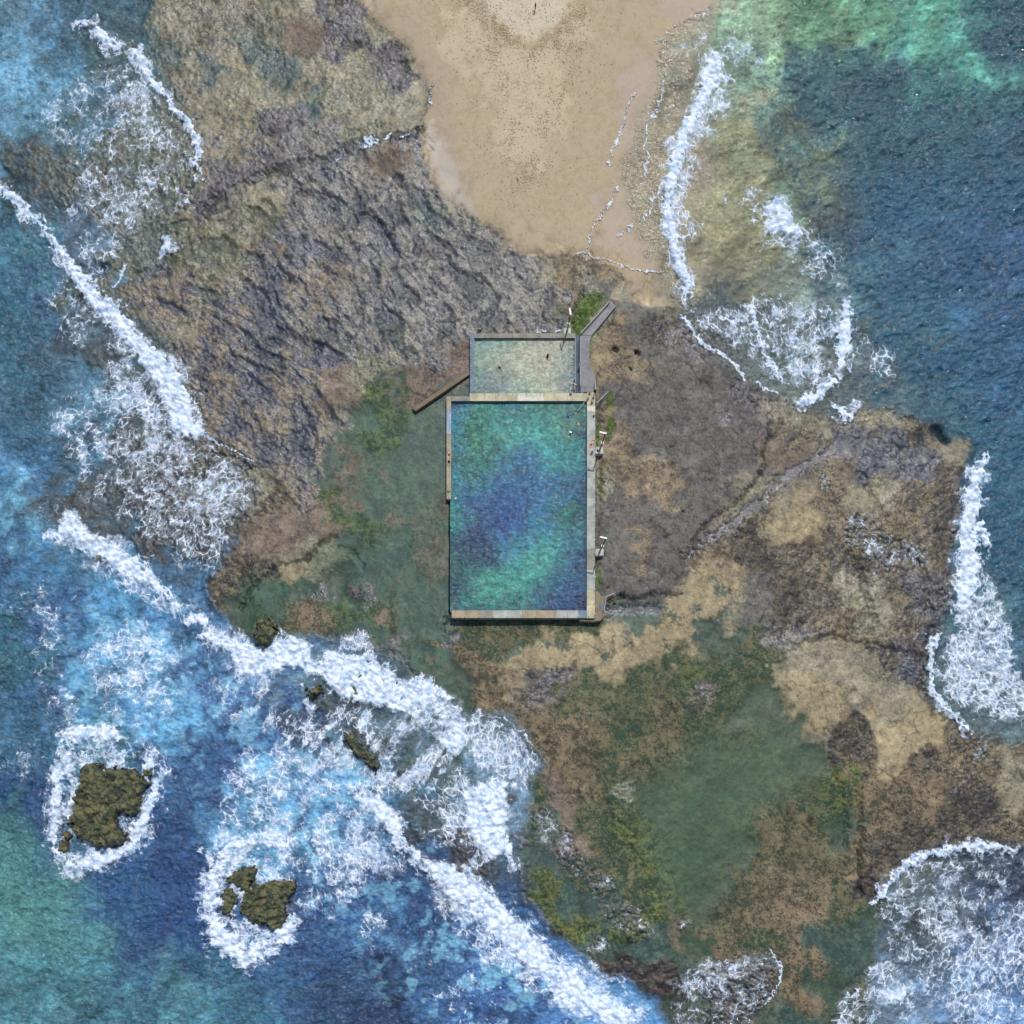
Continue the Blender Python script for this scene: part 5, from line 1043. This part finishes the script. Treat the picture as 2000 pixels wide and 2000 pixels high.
# ------------------------------------------------------------------ sea rocks as lumps of ground
def rock_mat():
    t = NT('weedy_rock')
    a = t.tex(.45, 5, .7); b = t.tex(3.0, 4, .75)
    f = t.ramp(t.math('ADD', t.math('MULTIPLY', a, .8), t.math('MULTIPLY', b, .8)), .66, .86)
    c = t.mix(f, lin(46, 60, 38), lin(110, 106, 70))
    c = t.mix(t.ramp(t.tex(.8, 4), .46, .6, 0, .85), c, lin(30, 50, 42))
    c = t.mix(t.ramp(t.tex(5.0, 3, .7), .56, .7, 0, .5), c, lin(150, 138, 104))
    z = t.n('ShaderNodeSeparateXYZ'); t.set(z, 0, t.pos())
    c = t.mix(t.ramp(z.outputs[2], -.15, .25, .9, 0), c, lin(62, 44, 40))
    return t.out(t.principled(Base_Color=c, Roughness=.5, Normal=t.bump(b, .9, .25)))
M_ROCK = rock_mat()
def rock(name, label, pts, top, seed, wash=0.0, zb=-3.0, st=1.5, edge=9.0):
    P_ = np.array(pts, float); x0, y0 = P_.min(0) - 14; x1, y1 = P_.max(0) + 14
    ax = np.arange(x0, x1, st); ay = np.arange(y0, y1, st); X_, Y_ = np.meshgrid(ax, ay)
    rg = np.random.default_rng(seed)
    def nz(sc, be=2.6):
        f = np.fft.rfft2(rg.standard_normal(X_.shape)); k2 = np.fft.fftfreq(X_.shape[0])[:, None] ** 2 + np.fft.rfftfreq(X_.shape[1])[None] ** 2
        a = 1 / (k2 + (st / sc) ** 2) ** (be / 2); a[0, 0] = 0; o = np.fft.irfft2(f * a, s=X_.shape); return o / o.std()
    wx = X_ + nz(18, 2.2) * 3.2; wy = Y_ + nz(18, 2.2) * 3.2
    dmin = np.full(X_.shape, 1e9); ins = np.zeros(X_.shape, bool)
    for (a0, b0), (a1, b1) in zip(P_, np.roll(P_, -1, 0)):
        dx, dy = a1 - a0, b1 - b0; t_ = np.clip(((wx - a0) * dx + (wy - b0) * dy) / (dx * dx + dy * dy), 0, 1)
        dmin = np.minimum(dmin, np.hypot(wx - a0 - t_ * dx, wy - b0 - t_ * dy))
        if b0 != b1: ins ^= ((b0 > wy) != (b1 > wy)) & (wx < dx * (wy - b0) / dy + a0)
    sdv = np.where(ins, dmin, -dmin)
    h = zb + (top - zb) * sstep(-6, edge, sdv) + np.where(ins, .34 * nz(22) + .07 * nz(7, 2.2), 0) * sstep(0, 8, sdv)
    k = (CAMZ - top) / CAMZ; c = at(P_[:, 0].mean(), P_[:, 1].mean(), top)
    XX = CAMX + ((X_ - 1000) * U - CAMX) * k; YY = CAMY + ((1000 - Y_) * U - CAMY) * k
    o = grid_mesh(name, h.astype(np.float32), sdv > -8, {}, {}, M_ROCK, XX.astype(np.float32), YY.astype(np.float32))
    tag(o, label, 'rock'); return o
rock('sea_rock', 'large weedy brown and green rock island ringed by foam, at the lower left', [(146,1502),(158,1488),(185,1490),(200,1500),(228,1496),(262,1500),(275,1516),(288,1524),(287,1540),(278,1556),(274,1572),(278,1588),(262,1594),(238,1594),(228,1602),(246,1626),(246,1640),(236,1650),(205,1656),(165,1652),(140,1640),(128,1600),(138,1570),(150,1540)], 1.2, 1)
rock('sea_rock', 'low reddish brown ledge awash at the left foot of the large rock island', [(114,1606),(128,1600),(140,1640),(138,1660),(134,1678),(122,1686),(110,1668),(112,1640)], .1, 2)
rock('sea_rock', 'small pointed rock off the upper right corner of the large rock island', [(279,1504),(298,1500),(292,1519),(285,1516)], .5, 3, edge=3)
rock('sea_rock', 'dark green rock block in the foam ring, right half of the lower rock pair', [(492,1722),(530,1718),(580,1722),(576,1740),(566,1758),(560,1782),(560,1802),(530,1815),(514,1808),(490,1806),(466,1782),(470,1752),(480,1736)], 1.0, 4, edge=6)
rock('sea_rock', 'small triangular green rock at the top left of the foam ringed pair', [(436,1716),(466,1700),(490,1692),(500,1710),(488,1734),(478,1748),(464,1734),(450,1722)], .7, 5, edge=4)
rock('sea_rock', 'narrow brown rock at the left edge of the foam ringed pair', [(434,1736),(454,1738),(466,1754),(458,1776),(446,1792),(432,1784)], .4, 6, edge=4)
rock('sea_rock', 'mossy boulder beside the white surf at the edge of the green algae flat', [(503,1210),(525,1204),(538,1214),(540,1236),(534,1256),(516,1264),(498,1258),(490,1244)], 1.1, 7, edge=6)
rock('sea_rock', 'dark rock poking through the streaming white surf', [(667,1428),(684,1424),(702,1446),(728,1476),(745,1496),(735,1506),(700,1480),(672,1452)], .5, 8, edge=4)
rock('sea_rock', 'green rock showing in a gap of the thick white surf', [(600,1342),(622,1334),(628,1356),(612,1362),(600,1360)], 1.5, 9, edge=4)
rock('boulder', 'small dark boulder against the north west corner wall of the small pool', [(930,646),(937,645),(938,650.5),(929,650.5)], .8, 10, zb=-.5, st=.8, edge=1.5)
rock('boulder', 'rounded rusty brown boulders under the bent handrail', [(1186,1172),(1196,1168),(1203,1172),(1198,1178),(1188,1178)], .5, 11, zb=-.8, st=.8, edge=2.5)

# ------------------------------------------------------------------ bits on the sand, algae tufts
M_WOOD = plain('dark_driftwood', (58, 46, 34), .8, 0, .3)
def twig(label, x, y, L, ang, seed):
    rr = random.Random(seed); bm = bmesh.new(); p = Vector((-L / 2, 0, .05)); a = 0
    for k in range(6):
        a += rr.uniform(-.4, .4); q = p + Vector((math.cos(a), math.sin(a), rr.uniform(-.02, .03))) * L / 6
        tube_bm(bm, p, q, .07 - .008 * k, .062 - .008 * k)
        if k in (2, 4): tube_bm(bm, q, q + Vector((math.cos(a + 1), math.sin(a + 1), .1)) * L / 6, .035, .015)
        p = q
    o = link('driftwood', bm, M_WOOD); b = at(x, y, .75); o.location = (b.x, b.y, .72 + .03); o.rotation_euler = (0, 0, R(ang)); tag(o, label, 'driftwood')
twig('thick dark driftwood stick lying on the pale sand at the top', 1103, 10, 1.0, 20, 1)
twig('short dark twig on the sand left of the footprint trail', 984, 214, .6, -30, 2)
twig('clump of dark weed sticks low on the sand spit', 1012, 350, .8, -40, 3)
twig('tiny dark twig beside the person on the pale sand', 1085, 6, .4, 60, 4)
twig('thin dark twig below the person on the pale sand', 1052, 49, .5, 10, 5)
def tufts(label, regs, cnt, seed):
    rr = random.Random(seed); bm = bmesh.new()
    for _ in range(cnt):
        cx, cy, a, b = rr.choice(regs); th_ = rr.uniform(0, 6.28); q = math.sqrt(rr.random())
        x = cx + 1.5 * a * q * math.cos(th_) + rr.gauss(0, 1.5); y = cy + 1.4 * b * q * math.sin(th_)
        i = int(np.argmin(np.abs(AX - x))); j = int(np.argmin(np.abs(AX - y))); z = float(Zg[j, i])
        if med[j, i] + .5 * big[j, i] < rr.uniform(-.1, .7) - (.7 if x < 1162 and y < 640 else 0) or (x > 1146 and x < 1163 and y > 655): continue
        c = Vector((gx(x), gy(y), z + .03)); u = Vector((rr.uniform(-1, 1), rr.uniform(-1, 1), rr.uniform(.0, .7))).normalized() * rr.uniform(.08, .2)
        v = u.cross(Vector((0, 0, 1))).normalized() * rr.uniform(.03, .08)
        vs = [bm.verts.new(p) for p in (c - u * .3, c + v, c + u, c - v)]; bm.faces.new(vs)
    t = NT('bright_algae_leaf'); c = t.mix(t.ramp(t.tex(1.6, 3), .35, .65), lin(52, 78, 26), lin(112, 136, 46))
    o = link('algae_carpet', bm, t.out(t.principled(Base_Color=c, Roughness=.6))); o['kind'] = 'stuff'; tag(o, label, 'algae')
tufts('bright green algae growing in clumps on the rock beside the ramp and pool wall', [(1136,612,14,18),(1128,625,7,14),(1150,592,16,12),(1190,779,5,10),(1191,830,3,16),(1167,850,3,16),(1167,948,3,10),(1169,1130,3,18)], 5200, 3)
# ------------------------------------------------------------------ people
SKIN = [plain('skin_light', (214, 170, 142), .6), plain('skin_tan', (176, 124, 92), .6)]
CLOTH = {}
def cloth(c):
    if c not in CLOTH: CLOTH[c] = plain('fabric_%02x%02x%02x' % c, c, .85)
    return CLOTH[c]
# joints in metres for each pose: x right, y forward, z up; origin at the feet / seat
def pose(kind, s=1.0):
    if kind == 'stand':
        J = dict(pel=(0, 0, .92), chest=(0, .02, 1.28), neck=(0, .0, 1.47), head=(0, .03, 1.62),
            shL=(-.18, 0, 1.40), elL=(-.25, .0, 1.12), haL=(-.24, .10, .88), shR=(.18, 0, 1.40), elR=(.26, .02, 1.13), haR=(.22, .16, .92),
            hiL=(-.09, 0, .90), knL=(-.10, .03, .48), ftL=(-.11, 0, .07), toL=(-.12, .15, .03), hiR=(.09, 0, .90), knR=(.11, .06, .48), ftR=(.13, .04, .07), toR=(.15, .19, .03))
    elif kind == 'walk':
        J = dict(pel=(0, 0, .90), chest=(0, .05, 1.26), neck=(0, .08, 1.44), head=(0, .12, 1.58),
            shL=(-.18, .05, 1.38), elL=(-.24, -.08, 1.12), haL=(-.22, -.02, .88), shR=(.18, .05, 1.38), elR=(.24, .18, 1.15), haR=(.20, .36, 1.0),
            hiL=(-.09, 0, .88), knL=(-.10, .22, .50), ftL=(-.10, .24, .07), toL=(-.10, .40, .03), hiR=(.09, 0, .88), knR=(.10, -.03, .48), ftR=(.10, -.28, .12), toR=(.10, -.16, .03))
    elif kind == 'bend':
        J = dict(pel=(0, -.15, .88), chest=(0, .2, 1.10), neck=(0, .36, 1.18), head=(0, .50, 1.16),
            shL=(-.18, .28, 1.14), elL=(-.24, .42, .90), haL=(-.20, .62, .74), shR=(.18, .28, 1.14), elR=(.25, .45, .92), haR=(.18, .70, .84),
            hiL=(-.10, -.13, .86), knL=(-.13, .02, .46), ftL=(-.13, -.05, .07), toL=(-.14, .11, .03), hiR=(.10, -.13, .86), knR=(.13, .05, .46), ftR=(.14, .0, .07), toR=(.15, .16, .03))
    elif kind == 'sit':
        J = dict(pel=(0, 0, .12), chest=(0, -.06, .48), neck=(0, -.02, .66), head=(0, .03, .80),
            shL=(-.18, -.05, .60), elL=(-.26, .08, .38), haL=(-.16, .30, .34), shR=(.18, -.05, .60), elR=(.27, .06, .38), haR=(.16, .32, .38),
            hiL=(-.10, .02, .12), knL=(-.13, .38, .40), ftL=(-.12, .58, .07), toL=(-.12, .74, .03), hiR=(.10, .02, .12), knR=(.15, .36, .38), ftR=(.17, .60, .07), toR=(.18, .76, .03))
    elif kind == 'lie':
        J = dict(pel=(0, 0, .12), chest=(0, .36, .13), neck=(0, .55, .14), head=(0, .70, .15),
            shL=(-.18, .48, .12), elL=(-.34, .68, .06), haL=(-.16, .84, .05), shR=(.18, .48, .12), elR=(.30, .26, .08), haR=(.34, .02, .05),
            hiL=(-.09, -.02, .11), knL=(-.12, -.44, .08), ftL=(-.12, -.84, .07), toL=(-.14, -.97, .05), hiR=(.09, -.02, .11), knR=(.16, -.42, .16), ftR=(.10, -.80, .07), toR=(.11, -.94, .05))
    elif kind == 'swim':
        J = dict(pel=(0, 0, -.12), chest=(0, .36, -.06), neck=(0, .54, .0), head=(0, .68, .08),
            shL=(-.18, .48, -.02), elL=(-.34, .70, -.02), haL=(-.30, .98, -.05), shR=(.18, .48, -.02), elR=(.42, .36, -.10), haR=(.50, .10, -.16),
            hiL=(-.09, -.02, -.14), knL=(-.16, -.42, -.2), ftL=(-.18, -.78, -.2), toL=(-.19, -.95, -.22), hiR=(.09, -.02, -.14), knR=(.16, -.40, -.28), ftR=(.14, -.78, -.22), toR=(.14, -.94, -.18))
    else:  # wade: upright in water, arms out
        J = dict(pel=(0, 0, .90), chest=(0, .08, 1.24), neck=(0, .14, 1.42), head=(0, .2, 1.56),
            shL=(-.18, .09, 1.36), elL=(-.40, .18, 1.18), haL=(-.50, .38, .98), shR=(.18, .09, 1.36), elR=(.40, .20, 1.20), haR=(.46, .42, 1.02),
            hiL=(-.09, 0, .88), knL=(-.14, .1, .48), ftL=(-.16, -.02, .07), toL=(-.18, .13, .03), hiR=(.09, 0, .88), knR=(.14, .12, .48), ftR=(.18, .06, .07), toR=(.2, .2, .03))
    return {k: Vector(v) * s for k, v in J.items()}
def person(label, px, py, z, kind, facing, skin=0, shirt=None, shorts=(30, 34, 60), hair=(28, 22, 20), long_hair=False, s=1.0):
    J = pose(kind, s); b = at(px, py, z)
    t = thing('person', label, 'person', (b.x, b.y, z), R(facing))
    bm = bmesh.new()
    def limb(a, b_, r0, r1, bm=bm):
        tube_bm(bm, J[a] if isinstance(a, str) else a, J[b_] if isinstance(b_, str) else b_, r0 * s, r1 * s, 12)
        ball_bm(bm, J[a] if isinstance(a, str) else a, r0 * s * 1.0, seg=12); ball_bm(bm, J[b_] if isinstance(b_, str) else b_, r1 * s, seg=12)
    def torso(bm, k=1.0):
        up = (J['neck'] - J['pel']).normalized(); side = (J['shR'] - J['shL']).normalized(); fw = up.cross(side)
        for f, wd, dp in ((0, .165, .115), (.25, .135, .10), (.5, .155, .11), (.78, .185, .12), (.92, .16, .09)):
            c = J['pel'].lerp(J['neck'], f)
            M = Matrix.Translation(c) @ Matrix((side, fw, up)).transposed().to_4x4() @ Matrix.Diagonal((wd * s * k, dp * s * k, .12 * s * k, 1))
            bmesh.ops.create_uvsphere(bm, u_segments=14, v_segments=10, radius=1, matrix=M)
    torso(bm)
    limb('neck', 'head', .055, .05)
    hd = (J['head'] - J['neck']).normalized()
    fwd = (J['toL'] + J['toR'] - J['ftL'] - J['ftR']).normalized() if kind not in ('lie', 'swim') else Vector((0, .25, -1)).normalized()
    fwd = (fwd - hd * fwd.dot(hd)).normalized(); sdv = fwd.cross(hd)
    HM = Matrix.Translation(J['head'] + hd * .03 * s) @ Matrix((sdv, fwd, hd)).transposed().to_4x4()
    bmesh.ops.create_uvsphere(bm, u_segments=16, v_segments=12, radius=1, matrix=HM @ Matrix.Diagonal((.078 * s, .096 * s, .118 * s, 1)))
    bmesh.ops.create_uvsphere(bm, u_segments=8, v_segments=6, radius=1, matrix=HM @ Matrix.Translation((0, .1 * s, -.015 * s)) @ Matrix.Diagonal((.015 * s, .022 * s, .028 * s, 1)))
    bmesh.ops.create_uvsphere(bm, u_segments=8, v_segments=6, radius=1, matrix=HM @ Matrix.Translation((0, .082 * s, -.062 * s)) @ Matrix.Diagonal((.03 * s, .018 * s, .014 * s, 1)))
    for e in (-1, 1): bmesh.ops.create_uvsphere(bm, u_segments=8, v_segments=6, radius=1, matrix=HM @ Matrix.Translation((e * .08 * s, 0, -.01 * s)) @ Matrix.Diagonal((.014 * s, .022 * s, .034 * s, 1)))
    for S in 'LR':
        limb('sh' + S, 'el' + S, .055, .042); limb('el' + S, 'ha' + S, .042, .028)
        limb('hi' + S, 'kn' + S, .088, .058); limb('kn' + S, 'ft' + S, .058, .038); limb('ft' + S, 'to' + S, .045, .03)
        limb('ch' if False else 'sh' + S, 'neck', .058, .05)
        # hand: palm and five fingers, slightly curled
        d = (J['ha' + S] - J['el' + S]).normalized(); sx = d.cross(Vector((0, 0, 1)));
        sx = sx.normalized() if sx.length > .1 else Vector((1, 0, 0)); nn = d.cross(sx); w = J['ha' + S]; e = 1 if S == 'L' else -1
        pc = w + d * .05 * s
        limb(w, w + d * .085 * s + sx * .012 * s, .026, .03); limb(w, w + d * .085 * s - sx * .018 * s, .026, .028)
        for q, ln in zip((-1.5, -.5, .5, 1.5), (.062, .078, .082, .068)):
            a = w + d * .09 * s + sx * q * .021 * s; m_ = a + (d * .9 + nn * .25).normalized() * ln * .55 * s; tp = m_ + (d * .6 + nn * .7).normalized() * ln * .45 * s
            limb(a, m_, .0115, .010); limb(m_, tp, .010, .009)
        a = w + d * .035 * s + sx * e * .03 * s; m_ = a + (d * .6 + sx * e * .8).normalized() * .04 * s; limb(a, m_, .014, .012); limb(m_, m_ + (d * .9 + sx * e * .2).normalized() * .03 * s, .012, .01)
    body = link('body', bm, SKIN[skin], t, True)
    rm = body.modifiers.new('fuse', 'REMESH'); rm.mode = 'VOXEL'; rm.voxel_size = .013 * s; rm.use_smooth_shade = True
    sm = body.modifiers.new('smooth', 'SMOOTH'); sm.factor = .5; sm.iterations = 2
    # hair
    bm = bmesh.new()
    bmesh.ops.create_uvsphere(bm, u_segments=16, v_segments=12, radius=1, matrix=HM @ Matrix.Translation((0, -.018 * s, .022 * s)) @ Matrix.Diagonal((.088 * s, .1 * s, .115 * s, 1)))
    if long_hair: bmesh.ops.create_uvsphere(bm, u_segments=12, v_segments=8, radius=1, matrix=HM @ Matrix.Translation((0, -.075 * s, -.1 * s)) @ Matrix.Diagonal((.07 * s, .045 * s, .14 * s, 1)))
    link('hair', bm, cloth(hair), t, True)
    def fused(name, bm, mat):
        o = link(name, bm, mat, t, True); r_ = o.modifiers.new('fuse', 'REMESH'); r_.mode = 'VOXEL'; r_.voxel_size = .02 * s; r_.use_smooth_shade = True
        m2 = o.modifiers.new('smooth', 'SMOOTH'); m2.factor = .5; m2.iterations = 3; return o
    if shirt:
        bm = bmesh.new(); torso(bm, 1.14)
        for S in 'LR':
            mid = J['sh' + S].lerp(J['el' + S], .6); limb('sh' + S, mid, .072, .066, bm); limb('sh' + S, 'neck', .07, .055, bm)
        fused('shirt', bm, cloth(shirt))
    if shorts:
        bm = bmesh.new(); c = J['pel']
        ball_bm(bm, c, .16 * s, (1.1, .85, .8), 14)
        for S in 'LR':
            mid = J['hi' + S].lerp(J['kn' + S], .5); limb('hi' + S, mid, .105, .092, bm)
        fused('shorts', bm, cloth(shorts))
    return t
person('person in a black top wading in the middle of the small pool', 1068, 702, -.12, 'wade', -60, 1, (14, 14, 18), (16, 16, 22), s=1.06)
person('dark clothed swimmer floating face down in the left half of the small pool', 978, 722, .66, 'swim', 30, 1, (34, 38, 44), (34, 38, 50), s=1.05)
person('child in a green top standing on the steps of the small pool', 1121, 749, .45, 'stand', 150, 0, (74, 120, 50), (40, 70, 40), s=.8)
person('person bending over with arms reaching toward the small pool', 1124, 757, .74, 'bend', 80, 0, None, (16, 16, 20), s=1.0)
person('person in black and white sitting on the wall at the small pool corner', 1115, 769, 1.2, 'sit', 20, 0, (206, 206, 212), (22, 22, 28), s=1.0)
person('person in a white shirt leaning at the path handrail', 1131, 719, .72, 'stand', -70, 0, (214, 218, 232), (28, 28, 34), s=1.05)
person('bare chested person standing where the walls meet', 1150, 774, 1.2, 'stand', 160, 0, None, (26, 24, 30), s=1.0)
person('person dressed all in black at the outer corner of the pool walls', 1160.5, 771, 1.2, 'walk', -20, 0, (14, 14, 20), (18, 18, 26), s=1.1)
person('person in a white top walking away from the corner group', 1157.5, 781, 1.2, 'walk', 170, 0, (226, 220, 206), (90, 84, 66), s=1.05)
person('sunbather with pinkish skin stretched out across the east wall', 1155, 868, 1.2, 'lie', -38, 0, None, (150, 40, 48), s=1.05)
person('person sitting on the east wall beside the light pole block', 1156.5, 884, 1.2, 'sit', 150, 0, (224, 200, 186), (22, 22, 24), s=1.05)
person('sunbather lying on the narrow west wall', 877, 888, 1.2, 'lie', 4, 0, None, (40, 40, 60), s=.95)
person('person in white sitting near the free end of the west wall', 875.5, 958, 1.2, 'sit', -80, 0, (224, 224, 224), (200, 200, 196), s=.9)
person('swimmer with raised arms beside the end of the west wall', 886, 974, .5, 'swim', -80, 0, (220, 220, 224), (40, 44, 60), s=.95)
person('swimmer in a blue rash shirt in the upper right part of the large pool', 1107, 808, .56, 'swim', 200, 0, (28, 84, 168), (24, 40, 90), s=1.1)
person('swimmer close to the east wall of the large pool', 1133, 830, .58, 'swim', 60, 0, None, (30, 30, 40), s=1.0)
person('swimmer in dark clothes with a white float board', 1119, 846, .58, 'swim', 110, 0, (24, 24, 40), (24, 24, 40), s=1.1)
person('person in black standing alone on the pale sand at the top', 1045, 22, .72, 'stand', 100, 0, (24, 26, 34), (90, 150, 190), s=1.05)
bm = bmesh.new(); box_bm(bm, (0, 0, 0), (.34, .5, .06)); bmesh.ops.bevel(bm, geom=bm.edges[:], offset=.03, segments=3, affect='EDGES')
o = link('float_board', bm, M_WHITE); b = at(1114.5, 844, .62); o.location = b; o.rotation_euler = (0, 0, R(60)); tag(o, 'white float board held by the swimmer in dark clothes', 'float board')
# bags
def bag(label, px, py, z, c, s=(.5, .35, .32), rz=0):
    b = at(px, py, z); t = thing('bag', label, 'bag', (b.x, b.y, z), R(rz))
    bm = bmesh.new(); box_bm(bm, (0, 0, s[2] / 2), s); bmesh.ops.bevel(bm, geom=bm.edges[:], offset=.09, segments=4, affect='EDGES'); link('bag_body', bm, cloth(c), t, True)
    for e in (-1, 1):
        bm = bmesh.new(); pr = None
        for k in range(9):
            a = math.pi * k / 8; q = Vector((.13 * math.cos(a), e * .06, s[2] - .02 + .14 * math.sin(a)))
            if pr is not None: tube_bm(bm, pr, q, .016)
            pr = q
        link('strap', bm, cloth(c), t)
bag('black bag on the west wall below the sunbather', 877, 902, 1.2, (12, 12, 14), (.42, .42, .3))
bag('brown bag on the east wall near the bright patched slab', 1159.5, 813, 1.2, (140, 82, 54), (.34, .5, .3))
bag('black bag on the concrete block of the middle light pole', 1167, 880, 1.2, (14, 14, 16), (.34, .36, .26))

# ------------------------------------------------------------------ light and camera
az = math.atan2(.30, .95); el = R(61)
L = Vector((-math.sin(az) * math.cos(el), -math.cos(az) * math.cos(el), -math.sin(el)))
sun = bpy.data.lights.new('sun', 'SUN'); sun.energy = 3.1; sun.angle = R(.55); sun.color = (1.0, .965, .91)
so_ = bpy.data.objects.new('sun', sun); COL.objects.link(so_); so_.rotation_euler = L.to_track_quat('-Z', 'Y').to_euler(); so_.location = (0, 0, 60)
w = bpy.data.worlds.new('World'); SC.world = w; w.use_nodes = True; nt = w.node_tree; nt.nodes.clear()
sky = nt.nodes.new('ShaderNodeTexSky'); sky.sky_type = 'NISHITA'; sky.sun_disc = False; sky.sun_elevation = el; sky.sun_rotation = az; sky.air_density = 1.0; sky.dust_density = 1.0
bg = nt.nodes.new('ShaderNodeBackground'); bg.inputs[1].default_value = .12; wo = nt.nodes.new('ShaderNodeOutputWorld')
nt.links.new(sky.outputs[0], bg.inputs[0]); nt.links.new(bg.outputs[0], wo.inputs[0])
cam = bpy.data.cameras.new('camera'); co = bpy.data.objects.new('camera', cam); COL.objects.link(co); SC.camera = co
co.location = (CAMX, CAMY, CAMZ); co.rotation_euler = (0, 0, 0)
cam.sensor_width = 36; cam.lens = 36 * CAMZ / 200.0; cam.shift_x = -CAMX / 200.0; cam.shift_y = -CAMY / 200.0; cam.clip_start = 1; cam.clip_end = 5000
SC.view_settings.view_transform = 'Standard'; SC.view_settings.look = 'None'; SC.view_settings.exposure = 0; SC.view_settings.gamma = 1
SC.render.resolution_x = 1024; SC.render.resolution_y = 1024
